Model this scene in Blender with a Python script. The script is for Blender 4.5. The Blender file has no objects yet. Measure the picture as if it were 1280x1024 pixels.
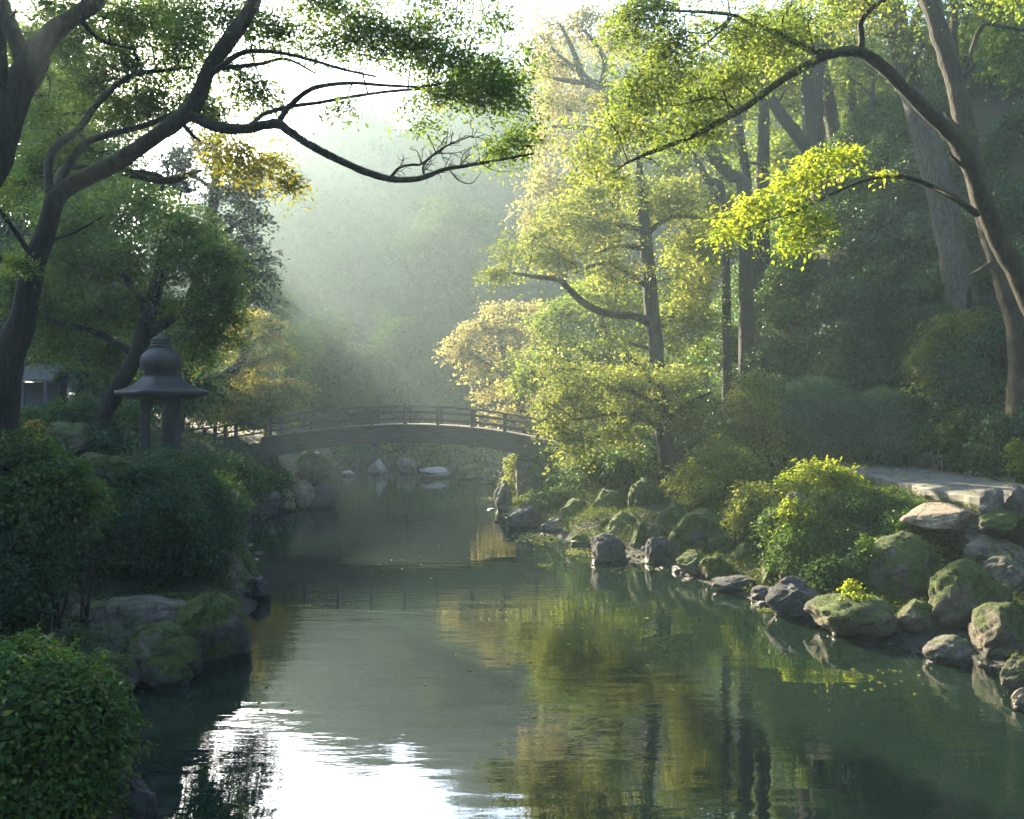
import bpy, bmesh, math, random
import numpy as np
from mathutils import Vector, noise as mnoise

R = math.radians
scn = bpy.context.scene
COL = scn.collection

# ------------------------------------------------------------------ camera, sky, sun, exposure
F, CX, CY, CAMZ = 1050.0, 640.0, 512.0, 4.0
cam = bpy.data.cameras.new('camera')
cam.sensor_width = 36.0
cam.lens = 36.0 * F / 1280.0
cam.clip_start, cam.clip_end = 0.05, 2000.0
cam_o = bpy.data.objects.new('camera', cam)
COL.objects.link(cam_o)
cam_o.location = (0, 0, CAMZ)
cam_o.rotation_euler = (R(90), 0, 0)
scn.camera = cam_o

SUN_AZ, SUN_EL = R(-31.0), R(23.5)          # azimuth from +Y (negative: towards -X), elevation
sun_dir = Vector((math.sin(SUN_AZ) * math.cos(SUN_EL), math.cos(SUN_AZ) * math.cos(SUN_EL), math.sin(SUN_EL)))
world = bpy.data.worlds.new('World')
scn.world = world
world.use_nodes = True
wn = world.node_tree
sky = wn.nodes.new('ShaderNodeTexSky')
sky.sky_type = 'NISHITA'
sky.sun_disc = False
sky.sun_elevation = SUN_EL
sky.sun_rotation = SUN_AZ
sky.air_density = 1.0
sky.dust_density = 0.8
sky.ozone_density = 1.2
bg = wn.nodes['Background']
bg.inputs['Strength'].default_value = 0.115
wn.links.new(sky.outputs['Color'], bg.inputs['Color'])
sl = bpy.data.lights.new('sun', 'SUN')
sl.energy = 5.0
sl.angle = R(0.5)
sl.color = (1.0, 0.85, 0.585)
so = bpy.data.objects.new('sun', sl)
COL.objects.link(so)
so.rotation_euler = sun_dir.to_track_quat('Z', 'Y').to_euler()
so.location = sun_dir * 100

scn.view_settings.view_transform = 'Standard'
scn.view_settings.look = 'None'
scn.view_settings.exposure = 2.9
scn.view_settings.gamma = 1.0
scn.render.engine = 'CYCLES'
cy = scn.cycles
cy.use_denoising = True
cy.use_adaptive_sampling = True
cy.adaptive_threshold = 0.006
cy.max_bounces = 6
cy.diffuse_bounces = 3
cy.glossy_bounces = 3
cy.transmission_bounces = 4
cy.volume_bounces = 1
cy.sample_clamp_indirect = 6.0
cy.caustics_reflective = False
cy.caustics_refractive = False

HAZE = 0.0010

# ------------------------------------------------------------------ helpers
def P(px, py, d):
    """A point the photograph shows at (px, py), standing d metres from the camera plane."""
    return np.array([(px - CX) / F * d, d, CAMZ + (CY - py) / F * d])

def shore(py):
    return CAMZ * F / (py - CY)

def tag(o, label=None, cat=None, group=None, kind=None):
    if label: o['label'] = label
    if cat: o['category'] = cat
    if group: o['group'] = group
    if kind: o['kind'] = kind
    return o

def empty(name, loc, label=None, cat=None, group=None):
    o = bpy.data.objects.new(name, None)
    o.empty_display_size = 0.2
    COL.objects.link(o)
    o.location = loc
    return tag(o, label, cat, group)

def link_mesh(name, me, mat, parent=None):
    o = bpy.data.objects.new(name, me)
    COL.objects.link(o)
    if mat: me.materials.append(mat)
    if parent is not None:
        o.parent = parent
        o.matrix_parent_inverse.identity()
        o.location = -parent.location if parent.parent is None else (0, 0, 0)
    return o

def mesh_np(name, V, Q, mat, parent=None, tint=None, smooth=False, tris=False):
    k = 3 if tris else 4
    me = bpy.data.meshes.new(name)
    V = np.ascontiguousarray(V, dtype=np.float32)
    Q = np.ascontiguousarray(Q, dtype=np.int32)
    me.vertices.add(len(V)); me.vertices.foreach_set('co', V.ravel())
    me.loops.add(Q.size); me.loops.foreach_set('vertex_index', Q.ravel())
    me.polygons.add(len(Q))
    me.polygons.foreach_set('loop_start', np.arange(0, Q.size, k, dtype=np.int32))
    if smooth:
        me.polygons.foreach_set('use_smooth', np.ones(len(Q), dtype=bool))
    me.update(calc_edges=True)
    if tint is not None:
        a = me.attributes.new('tint', 'FLOAT', 'FACE')
        a.data.foreach_set('value', np.ascontiguousarray(tint, dtype=np.float32))
    return link_mesh(name, me, mat, parent)

def nz(p, f=1.0, seed=0.0):
    """cheap smooth noise in about -1..1, vectorised"""
    x, y, z = p[:, 0] * f + seed * 1.37, p[:, 1] * f + seed * 2.11, p[:, 2] * f + seed * 0.73
    a = np.sin(x * 1.9 + 1.3 * np.sin(y * 1.3 + .7) + .5) * np.sin(y * 2.1 + 1.1 * np.sin(z * 1.7)) 
    b = np.sin(z * 2.3 + 1.2 * np.sin(x * 1.5 + 2.)) * np.sin(x * 3.7 + y * 2.9 + .9)
    c = np.sin(x * 5.3 - z * 4.1 + 1.7) * np.sin(y * 4.9 + z * 3.3)
    return (a + b + .6 * c) / 1.9

def norm(a):
    return a / np.maximum(np.linalg.norm(a, axis=-1, keepdims=True), 1e-9)

class Tubes:
    def __init__(self): self.V, self.Q, self.n = [], [], 0
    def add(self, pts, rad, sides=8, wob=0.1, smooth=True, rng=None, step=None):
        pts = np.asarray(pts, float); rad = np.asarray(rad, float); sides += sides % 2
        if smooth and len(pts) > 2:
            m = 8 if rad.max() > .08 else 5
            ext = np.vstack([2 * pts[0] - pts[1], pts, 2 * pts[-1] - pts[-2]])
            out, ro = [], []
            for i in range(len(pts) - 1):
                p0, p1, p2, p3 = ext[i:i + 4]
                for t in np.linspace(0, 1, m, endpoint=False):
                    out.append(.5 * (2 * p1 + (p2 - p0) * t + (2 * p0 - 5 * p1 + 4 * p2 - p3) * t * t + (3 * p1 - p0 - 3 * p2 + p3) * t ** 3))
                    ro.append(rad[i] * (1 - t) + rad[i + 1] * t)
            out.append(pts[-1]); ro.append(rad[-1])
            pts, rad = np.array(out), np.array(ro)
        n = len(pts)
        tan = norm(np.gradient(pts, axis=0))
        ref = np.array([0.31, 0.52, 0.8]) if abs(tan[0][2]) < .8 else np.array([.9, .3, .1])
        u = norm(np.cross(tan, ref)); w = np.cross(tan, u)
        th = np.linspace(0, 2 * np.pi, sides, endpoint=False)
        ring = (np.cos(th)[None, :, None] * u[:, None, :] + np.sin(th)[None, :, None] * w[:, None, :])
        rr = np.repeat(rad[:, None], sides, 1)
        if wob:
            q = (pts[:, None, :] + ring * rr[:, :, None]).reshape(-1, 3)
            rr = rr * (1 + wob * nz(q, 1.0 / max(rad.max(), .03) * .55, 3.1).reshape(n, sides) + wob * .8 * nz(q, 1.0 / max(rad.max(), .03) * 1.6, 7.7).reshape(n, sides))
        if wob and rad.max() > .06 and n > 8:      # knots and old branch scars
            q = (pts[:, None, :] + ring * rr[:, :, None])
            for _ in range(n // 5):
                a_, b_ = RNG.integers(2, n - 2), RNG.integers(0, sides)
                dd = np.linalg.norm(q - q[a_, b_], axis=2) / (rad[a_] * RNG.uniform(.5, 1.0))
                rr = rr * (1 + RNG.uniform(.08, .26) * np.exp(-dd * dd))
        V = (pts[:, None, :] + ring * rr[:, :, None]).reshape(-1, 3)
        i = np.arange(n - 1)[:, None] * sides; j = np.arange(sides)[None, :]; j2 = (j + 1) % sides
        Q = np.stack([i + j, i + j2, i + sides + j2, i + sides + j], -1).reshape(-1, 4)
        self.V += [V, pts[-1:]]; 
        self.Q.append(Q + self.n)
        # close the tip with degenerate-free quads (fan to the end point)
        e = (n - 1) * sides
        tipi = n * sides
        cap = np.stack([e + np.arange(0, sides, 2), e + (np.arange(0, sides, 2) + 1) % sides, e + (np.arange(0, sides, 2) + 2) % sides, np.full(sides // 2, tipi)], -1)
        self.Q.append(cap + self.n)
        self.n += n * sides + 1
    def build(self, name, mat, parent=None):
        return mesh_np(name, np.vstack(self.V), np.vstack(self.Q), mat, parent, smooth=True)

class Boxes:
    """plain bevelled timber / stone members gathered into one mesh"""
    def __init__(self): self.bm = bmesh.new()
    def bar(self, a, b, w, h, up=(0, 0, 1)):
        a, b = Vector(a), Vector(b); t = (b - a).normalized(); up = Vector(up)
        s = t.cross(up).normalized(); u = s.cross(t).normalized()
        vs = []
        for p in (a, b):
            for (i, j) in ((-1, -1), (1, -1), (1, 1), (-1, 1)):
                vs.append(self.bm.verts.new(p + s * i * w / 2 + u * j * h / 2))
        for f in ((0, 1, 2, 3), (7, 6, 5, 4), (0, 4, 5, 1), (1, 5, 6, 2), (2, 6, 7, 3), (3, 7, 4, 0)):
            self.bm.faces.new([vs[k] for k in f])
    def strip(self, tops, bots, y0, y1):
        """a curved solid: profile (x, z) lists extruded from y0 to y1"""
        n = len(tops); g = []
        for (x, z), (xb, zb) in zip(tops, bots):
            g.append([self.bm.verts.new((x, y0, z)), self.bm.verts.new((x, y1, z)), self.bm.verts.new((xb, y1, zb)), self.bm.verts.new((xb, y0, zb))])
        for i in range(n - 1):
            for k in range(4):
                self.bm.faces.new([g[i][k], g[i][(k + 1) % 4], g[i + 1][(k + 1) % 4], g[i + 1][k]])
        self.bm.faces.new(g[0][::-1]); self.bm.faces.new(g[-1])
    def build(self, name, mat, parent=None, bevel=0.008):
        bmesh.ops.recalc_face_normals(self.bm, faces=self.bm.faces)
        if bevel:
            es = [e for e in self.bm.edges if len(e.link_faces) == 2 and e.calc_face_angle(0) > .6]
            bmesh.ops.bevel(self.bm, geom=es, offset=bevel, segments=1, affect='EDGES')
        me = bpy.data.meshes.new(name); self.bm.to_mesh(me); self.bm.free()
        return link_mesh(name, me, mat, parent)

# ------------------------------------------------------------------ materials
def new_mat(name):
    m = bpy.data.materials.new(name); m.use_nodes = True
    nt = m.node_tree
    return m, nt, nt.nodes['Principled BSDF'], nt.nodes['Material Output']

def ramp(nt, stops):
    r = nt.nodes.new('ShaderNodeValToRGB')
    el = r.color_ramp.elements
    while len(el) < len(stops): el.new(0.5)
    for e, (p, c) in zip(el, stops): e.position = p; e.color = (*c, 1)
    return r

def leaf_mat(name, stops, trans=0.45, rough=0.6, spec=0.14, tgain=(1.15, 1.2, .55)):
    m, nt, b, out = new_mat(name)
    at = nt.nodes.new('ShaderNodeAttribute'); at.attribute_name = 'tint'
    r = ramp(nt, stops)
    nt.links.new(at.outputs['Fac'], r.inputs['Fac'])
    nt.links.new(r.outputs['Color'], b.inputs['Base Color'])
    b.inputs['Roughness'].default_value = rough
    b.inputs['Specular IOR Level'].default_value = spec
    tr = nt.nodes.new('ShaderNodeBsdfTranslucent')
    mul = nt.nodes.new('ShaderNodeMix'); mul.data_type = 'RGBA'; mul.blend_type = 'MULTIPLY'
    mul.inputs['Factor'].default_value = 1.0
    nt.links.new(r.outputs['Color'], mul.inputs['A'])
    mul.inputs['B'].default_value = (*[t * 1.5 for t in tgain], 1)
    mul.clamp_result = False
    nt.links.new(mul.outputs['Result'], tr.inputs['Color'])
    mx = nt.nodes.new('ShaderNodeMixShader'); mx.inputs['Fac'].default_value = trans
    nt.links.new(b.outputs[0], mx.inputs[1]); nt.links.new(tr.outputs[0], mx.inputs[2])
    nt.links.new(mx.outputs[0], out.inputs['Surface'])
    return m

LEAF = {
 'canopy':  leaf_mat('canopy_leaf', [(0, (.035, .062, .018)), (.5, (.070, .115, .028)), (.85, (.13, .165, .035)), (1, (.22, .19, .05))], .6, tgain=(1.2, 1.25, .6)),
 'bright':  leaf_mat('bright_leaf', [(0, (.050, .080, .018)), (.5, (.115, .145, .030)), (.85, (.20, .215, .045)), (1, (.32, .28, .075))], .58, tgain=(1.1, 1.17, .7)),
 'lime':    leaf_mat('lime_leaf', [(0, (.08, .13, .018)), (.5, (.17, .22, .028)), (.85, (.27, .29, .04)), (1, (.38, .34, .07))], .6, tgain=(1.2, 1.15, .5)),
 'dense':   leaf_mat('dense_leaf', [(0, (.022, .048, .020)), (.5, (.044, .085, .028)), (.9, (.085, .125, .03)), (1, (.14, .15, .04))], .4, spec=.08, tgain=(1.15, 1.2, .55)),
 'conifer': leaf_mat('conifer_leaf', [(0, (.010, .026, .022)), (1, (.030, .054, .040))], .15),
 'amber':   leaf_mat('amber_leaf', [(0, (.075, .095, .02)), (.45, (.16, .17, .034)), (.8, (.29, .25, .06)), (1, (.40, .27, .09))], .5, tgain=(1.15, 1.05, .6)),
 'olive':   leaf_mat('olive_leaf', [(0, (.060, .080, .018)), (.5, (.130, .158, .032)), (.85, (.24, .25, .05)), (1, (.36, .30, .08))], .55, tgain=(1.14, 1.12, .8)),
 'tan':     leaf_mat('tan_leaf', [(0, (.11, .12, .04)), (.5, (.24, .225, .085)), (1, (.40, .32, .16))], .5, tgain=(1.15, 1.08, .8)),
 'dark':    leaf_mat('dark_leaf', [(0, (.012, .036, .016)), (.6, (.032, .076, .028)), (1, (.08, .13, .04))], .3, rough=.5, spec=.2),
 'dome':    leaf_mat('clipped_leaf', [(0, (.035, .075, .035)), (.6, (.075, .135, .062)), (1, (.13, .19, .08))], .3, rough=.5, spec=.3),
 'shrub':   leaf_mat('shrub_leaf', [(0, (.018, .050, .016)), (.5, (.042, .095, .022)), (.85, (.10, .155, .026)), (1, (.20, .20, .03))], .4, rough=.45, tgain=(1.15, 1.2, .5)),
 'moss':    leaf_mat('moss_blade', [(0, (.025, .042, .008)), (.5, (.06, .085, .014)), (.9, (.13, .135, .022)), (1, (.22, .17, .05))], .4, rough=.7, spec=.15),
 'wood':    leaf_mat('far_leaf', [(0, (.034, .066, .030)), (.5, (.044, .082, .034)), (1, (.066, .102, .042))], .15, spec=.03, rough=.9),
}

def soften(m):
    """far crowns: leaf normals follow the broad lumps of the foliage instead of each leaf"""
    nt = m.node_tree; geo = nt.nodes.new('ShaderNodeNewGeometry')
    n = nt.nodes.new('ShaderNodeTexNoise'); n.inputs['Scale'].default_value = .35; n.inputs['Detail'].default_value = 2
    nt.links.new(geo.outputs['Position'], n.inputs['Vector'])
    a = nt.nodes.new('ShaderNodeVectorMath'); a.operation = 'MULTIPLY_ADD'; a.inputs[1].default_value = (4, 4, 4); a.inputs[2].default_value = (-2, -2.5, -1.3)
    nt.links.new(n.outputs['Color'], a.inputs[0])
    v = nt.nodes.new('ShaderNodeVectorMath'); v.operation = 'NORMALIZE'; nt.links.new(a.outputs[0], v.inputs[0])
    for q in nt.nodes:
        if q.type in ('BSDF_PRINCIPLED', 'BSDF_TRANSLUCENT'): nt.links.new(v.outputs[0], q.inputs['Normal'])
LEAF['mist'] = leaf_mat('mist_leaf', [(0, (.034, .066, .030)), (.5, (.055, .098, .038)), (1, (.09, .13, .05))], .3, spec=.03, rough=.9)
soften(LEAF['wood']); soften(LEAF['mist'])

def bark_mat(name, c0, c1, moss=.35, mossc=(.05, .06, .015)):
    m, nt, b, out = new_mat(name)
    geo = nt.nodes.new('ShaderNodeNewGeometry')
    mp = nt.nodes.new('ShaderNodeMapping'); mp.inputs['Scale'].default_value = (9, 9, 2.2)
    n1 = nt.nodes.new('ShaderNodeTexNoise'); n1.inputs['Scale'].default_value = 1.6; n1.inputs['Detail'].default_value = 7; n1.inputs['Roughness'].default_value = .65
    nt.links.new(geo.outputs['Position'], mp.inputs['Vector']); nt.links.new(mp.outputs[0], n1.inputs['Vector'])
    r = ramp(nt, [(.3, c0), (.7, c1)])
    nt.links.new(n1.outputs['Fac'], r.inputs['Fac'])
    n2 = nt.nodes.new('ShaderNodeTexNoise'); n2.inputs['Scale'].default_value = 1.8; n2.inputs['Detail'].default_value = 5
    nt.links.new(geo.outputs['Position'], n2.inputs['Vector'])
    sep = nt.nodes.new('ShaderNodeSeparateXYZ'); nt.links.new(geo.outputs['Normal'], sep.inputs[0])
    add = nt.nodes.new('ShaderNodeMath'); add.operation = 'MULTIPLY_ADD'; add.inputs[1].default_value = .3
    nt.links.new(sep.outputs['Z'], add.inputs[0]); nt.links.new(n2.outputs['Fac'], add.inputs[2])
    mr = nt.nodes.new('ShaderNodeMapRange'); mr.inputs['From Min'].default_value = .75 - moss * .5; mr.inputs['From Max'].default_value = .95 - moss * .5
    nt.links.new(add.outputs[0], mr.inputs['Value'])
    mx = nt.nodes.new('ShaderNodeMix'); mx.data_type = 'RGBA'
    nt.links.new(mr.outputs[0], mx.inputs['Factor']); nt.links.new(r.outputs[0], mx.inputs['A']); mx.inputs['B'].default_value = (*mossc, 1)
    nt.links.new(mx.outputs['Result'], b.inputs['Base Color'])
    b.inputs['Roughness'].default_value = .85; b.inputs['Specular IOR Level'].default_value = .25
    bp = nt.nodes.new('ShaderNodeBump'); bp.inputs['Strength'].default_value = 1.0; bp.inputs['Distance'].default_value = .09
    nt.links.new(n1.outputs['Fac'], bp.inputs['Height']); nt.links.new(bp.outputs[0], b.inputs['Normal'])
    return m

BARK_D = bark_mat('dark_bark', (.009, .008, .007), (.040, .035, .027), .25)
BARK_G = bark_mat('grey_bark', (.028, .025, .02), (.12, .105, .085), .42, (.045, .055, .02))
BARK_M = bark_mat('mossy_bark', (.014, .012, .009), (.05, .04, .026), .42, (.07, .065, .018))

def rock_mat(name, c0, c1, moss, mossc=(.05, .075, .011), wet=True):
    """moss: 0..1, how much of the upward faces is under moss; a dark wet band at the waterline"""
    m, nt, b, out = new_mat(name)
    geo = nt.nodes.new('ShaderNodeNewGeometry')
    def tex(s, d, rg=.6):
        n = nt.nodes.new('ShaderNodeTexNoise'); n.inputs['Scale'].default_value = s; n.inputs['Detail'].default_value = d; n.inputs['Roughness'].default_value = rg
        nt.links.new(geo.outputs['Position'], n.inputs['Vector']); return n
    n1 = tex(3.2, 9, .7); n2 = tex(1.3, 6); n3 = tex(28, 4, .7)
    r = ramp(nt, [(.28, c0), (.52, tuple((a + c) / 2 for a, c in zip(c0, c1))), (.74, c1)])
    nt.links.new(n1.outputs['Fac'], r.inputs['Fac'])
    sep = nt.nodes.new('ShaderNodeSeparateXYZ'); nt.links.new(geo.outputs['Normal'], sep.inputs[0])
    ma = nt.nodes.new('ShaderNodeMath'); ma.operation = 'MULTIPLY_ADD'; ma.inputs[1].default_value = .28
    nt.links.new(sep.outputs['Z'], ma.inputs[0]); nt.links.new(n2.outputs['Fac'], ma.inputs[2])
    mr = nt.nodes.new('ShaderNodeMapRange'); lo = .98 - .62 * moss
    mr.inputs['From Min'].default_value = lo; mr.inputs['From Max'].default_value = lo + .14
    nt.links.new(ma.outputs[0], mr.inputs['Value'])
    rm = ramp(nt, [(.3, tuple(x * .5 for x in mossc)), (.7, tuple(x * 1.5 for x in mossc))])
    nt.links.new(n3.outputs['Fac'], rm.inputs['Fac'])
    mx = nt.nodes.new('ShaderNodeMix'); mx.data_type = 'RGBA'
    nt.links.new(mr.outputs[0], mx.inputs['Factor']); nt.links.new(r.outputs[0], mx.inputs['A']); nt.links.new(rm.outputs[0], mx.inputs['B'])
    n4 = tex(75, 3, .8); n5 = tex(7, 8, .75)
    sp4 = ramp(nt, [(.32, (.55, .55, .55)), (.5, (1, 1, 1)), (.68, (1.5, 1.5, 1.5))]); nt.links.new(n4.outputs['Fac'], sp4.inputs['Fac'])
    sp5 = ramp(nt, [(.36, (.55, .55, .52)), (.5, (1, 1, 1)), (.64, (1.35, 1.35, 1.3))]); nt.links.new(n5.outputs['Fac'], sp5.inputs['Fac'])
    prev = mx.outputs['Result']
    for q in (sp4, sp5):
        mm = nt.nodes.new('ShaderNodeMix'); mm.data_type = 'RGBA'; mm.blend_type = 'MULTIPLY'; mm.inputs['Factor'].default_value = .85
        nt.links.new(prev, mm.inputs['A']); nt.links.new(q.outputs['Color'], mm.inputs['B']); prev = mm.outputs['Result']
    # a few cracks
    vo = nt.nodes.new('ShaderNodeTexVoronoi'); vo.feature = 'DISTANCE_TO_EDGE'; vo.inputs['Scale'].default_value = 1.15
    dv = nt.nodes.new('ShaderNodeVectorMath'); dv.operation = 'MULTIPLY_ADD'; dv.inputs[1].default_value = (.55, .55, .55)
    nt.links.new(n1.outputs['Color'], dv.inputs[0]); nt.links.new(geo.outputs['Position'], dv.inputs[2]); nt.links.new(dv.outputs[0], vo.inputs['Vector'])
    ck = nt.nodes.new('ShaderNodeMapRange'); ck.inputs['From Min'].default_value = .004; ck.inputs['From Max'].default_value = .022
    ck.inputs['To Min'].default_value = .35; nt.links.new(vo.outputs['Distance'], ck.inputs['Value'])
    cs = nt.nodes.new('ShaderNodeVectorMath'); cs.operation = 'SCALE'; nt.links.new(prev, cs.inputs[0]); nt.links.new(ck.outputs[0], cs.inputs['Scale'])
    col = cs.outputs[0]
    if wet:
        sp = nt.nodes.new('ShaderNodeSeparateXYZ'); nt.links.new(geo.outputs['Position'], sp.inputs[0])
        wz = nt.nodes.new('ShaderNodeMath'); wz.operation = 'MULTIPLY_ADD'; wz.inputs[1].default_value = .25
        nt.links.new(n2.outputs['Fac'], wz.inputs[0]); wz.inputs[2].default_value = -.02
        su = nt.nodes.new('ShaderNodeMath'); su.operation = 'SUBTRACT'
        nt.links.new(sp.outputs['Z'], su.inputs[0]); nt.links.new(wz.outputs[0], su.inputs[1])
        w = nt.nodes.new('ShaderNodeMapRange'); w.inputs['From Min'].default_value = 0; w.inputs['From Max'].default_value = .07
        w.inputs['To Min'].default_value = .35; w.inputs['To Max'].default_value = 1
        nt.links.new(su.outputs[0], w.inputs['Value'])
        vm = nt.nodes.new('ShaderNodeVectorMath'); vm.operation = 'SCALE'
        nt.links.new(col, vm.inputs[0]); nt.links.new(w.outputs[0], vm.inputs['Scale'])
        col = vm.outputs[0]
        wr = nt.nodes.new('ShaderNodeMapRange'); wr.inputs['From Min'].default_value = .35; wr.inputs['From Max'].default_value = 1
        wr.inputs['To Min'].default_value = .25; wr.inputs['To Max'].default_value = .85
        nt.links.new(w.outputs[0], wr.inputs['Value']); nt.links.new(wr.outputs[0], b.inputs['Roughness'])
    else:
        b.inputs['Roughness'].default_value = .85
    nt.links.new(col, b.inputs['Base Color'])
    b.inputs['Specular IOR Level'].default_value = .35
    sm = nt.nodes.new('ShaderNodeMath'); sm.operation = 'MULTIPLY_ADD'; sm.inputs[1].default_value = .3
    nt.links.new(n3.outputs['Fac'], sm.inputs[0]); nt.links.new(n5.outputs['Fac'], sm.inputs[2])
    sc_ = nt.nodes.new('ShaderNodeMath'); sc_.operation = 'MULTIPLY_ADD'; sc_.inputs[1].default_value = .5
    nt.links.new(ck.outputs[0], sc_.inputs[0]); nt.links.new(sm.outputs[0], sc_.inputs[2])
    bp = nt.nodes.new('ShaderNodeBump'); bp.inputs['Strength'].default_value = 1.0; bp.inputs['Distance'].default_value = .08
    nt.links.new(sc_.outputs[0], bp.inputs['Height']); nt.links.new(bp.outputs[0], b.inputs['Normal'])
    return m

ROCK = {
 'bare': rock_mat('bare_rock', (.060, .054, .044), (.22, .20, .16), .42),
 'half': rock_mat('half_mossy_rock', (.055, .048, .036), (.20, .175, .13), .76),
 'moss': rock_mat('mossy_rock', (.05, .047, .038), (.16, .15, .12), .9),
 'dark': rock_mat('dark_wet_rock', (.022, .023, .024), (.085, .085, .085), .25),
 'tan':  rock_mat('tan_rock', (.14, .11, .075), (.36, .29, .21), .2),
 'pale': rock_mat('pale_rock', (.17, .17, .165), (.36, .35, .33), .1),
}

def wood_mat(name, c0, c1, stretch=(1.2, 14, 14)):
    m, nt, b, out = new_mat(name)
    geo = nt.nodes.new('ShaderNodeNewGeometry')
    mp = nt.nodes.new('ShaderNodeMapping'); mp.inputs['Scale'].default_value = stretch
    n1 = nt.nodes.new('ShaderNodeTexNoise'); n1.inputs['Scale'].default_value = 1.5; n1.inputs['Detail'].default_value = 8
    nt.links.new(geo.outputs['Position'], mp.inputs['Vector']); nt.links.new(mp.outputs[0], n1.inputs['Vector'])
    r = ramp(nt, [(.3, c0), (.7, c1)]); nt.links.new(n1.outputs['Fac'], r.inputs['Fac'])
    nt.links.new(r.outputs[0], b.inputs['Base Color']); b.inputs['Roughness'].default_value = .7
    bp = nt.nodes.new('ShaderNodeBump'); bp.inputs['Strength'].default_value = .4; bp.inputs['Distance'].default_value = .01
    nt.links.new(n1.outputs['Fac'], bp.inputs['Height']); nt.links.new(bp.outputs[0], b.inputs['Normal'])
    return m
WOOD = wood_mat('bridge_timber', (.040, .032, .024), (.105, .085, .064))
DECKW = wood_mat('deck_timber', (.11, .085, .06), (.22, .17, .12), (14, 1.2, 14))
OLDW = wood_mat('weathered_timber', (.035, .032, .028), (.095, .086, .072))

def bronze_mat():
    m, nt, b, out = new_mat('weathered_bronze')
    geo = nt.nodes.new('ShaderNodeNewGeometry')
    mp = nt.nodes.new('ShaderNodeMapping'); mp.inputs['Scale'].default_value = (5, 5, 1.4)
    n = nt.nodes.new('ShaderNodeTexNoise'); n.inputs['Scale'].default_value = 2; n.inputs['Detail'].default_value = 8; n.inputs['Roughness'].default_value = .7
    nt.links.new(geo.outputs['Position'], mp.inputs[0]); nt.links.new(mp.outputs[0], n.inputs['Vector'])
    r = ramp(nt, [(.3, (.008, .010, .010)), (.55, (.018, .022, .021)), (.75, (.055, .062, .052))])
    nt.links.new(n.outputs['Fac'], r.inputs['Fac']); nt.links.new(r.outputs[0], b.inputs['Base Color'])
    b.inputs['Roughness'].default_value = .55; b.inputs['Specular IOR Level'].default_value = .5
    bp = nt.nodes.new('ShaderNodeBump'); bp.inputs['Strength'].default_value = .35; bp.inputs['Distance'].default_value = .02
    nt.links.new(n.outputs['Fac'], bp.inputs['Height']); nt.links.new(bp.outputs[0], b.inputs['Normal'])
    return m
BRONZE = bronze_mat()

def ground_mat():
    m, nt, b, out = new_mat('bank_soil')
    geo = nt.nodes.new('ShaderNodeNewGeometry')
    n1 = nt.nodes.new('ShaderNodeTexNoise'); n1.inputs['Scale'].default_value = .9; n1.inputs['Detail'].default_value = 8
    n2 = nt.nodes.new('ShaderNodeTexNoise'); n2.inputs['Scale'].default_value = 9; n2.inputs['Detail'].default_value = 6
    for n in (n1, n2): nt.links.new(geo.outputs['Position'], n.inputs['Vector'])
    r = ramp(nt, [(.3, (.016, .014, .009)), (.48, (.030, .030, .012)), (.6, (.030, .042, .011)), (.75, (.050, .042, .022))])
    nt.links.new(n1.outputs['Fac'], r.inputs['Fac'])
    mx = nt.nodes.new('ShaderNodeMix'); mx.data_type = 'RGBA'; mx.blend_type = 'MULTIPLY'; mx.inputs['Factor'].default_value = .6
    nt.links.new(r.outputs[0], mx.inputs['A']); nt.links.new(n2.outputs['Color'], mx.inputs['B'])
    sp = nt.nodes.new('ShaderNodeSeparateXYZ'); nt.links.new(geo.outputs['Position'], sp.inputs[0])
    wz = nt.nodes.new('ShaderNodeMath'); wz.operation = 'MULTIPLY_ADD'; wz.inputs[1].default_value = -.5
    nt.links.new(n2.outputs['Fac'], wz.inputs[0]); nt.links.new(sp.outputs['Z'], wz.inputs[2])
    w = nt.nodes.new('ShaderNodeMapRange'); w.inputs['From Min'].default_value = -.15; w.inputs['From Max'].default_value = .25
    w.inputs['To Min'].default_value = .3; nt.links.new(wz.outputs[0], w.inputs['Value'])
    vm = nt.nodes.new('ShaderNodeVectorMath'); vm.operation = 'SCALE'
    nt.links.new(mx.outputs['Result'], vm.inputs[0]); nt.links.new(w.outputs[0], vm.inputs['Scale'])
    nt.links.new(vm.outputs[0], b.inputs['Base Color']); b.inputs['Roughness'].default_value = .95
    bp = nt.nodes.new('ShaderNodeBump'); bp.inputs['Strength'].default_value = .8; bp.inputs['Distance'].default_value = .06
    nt.links.new(n2.outputs['Fac'], bp.inputs['Height']); nt.links.new(bp.outputs[0], b.inputs['Normal'])
    return m
GROUND = ground_mat()

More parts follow.
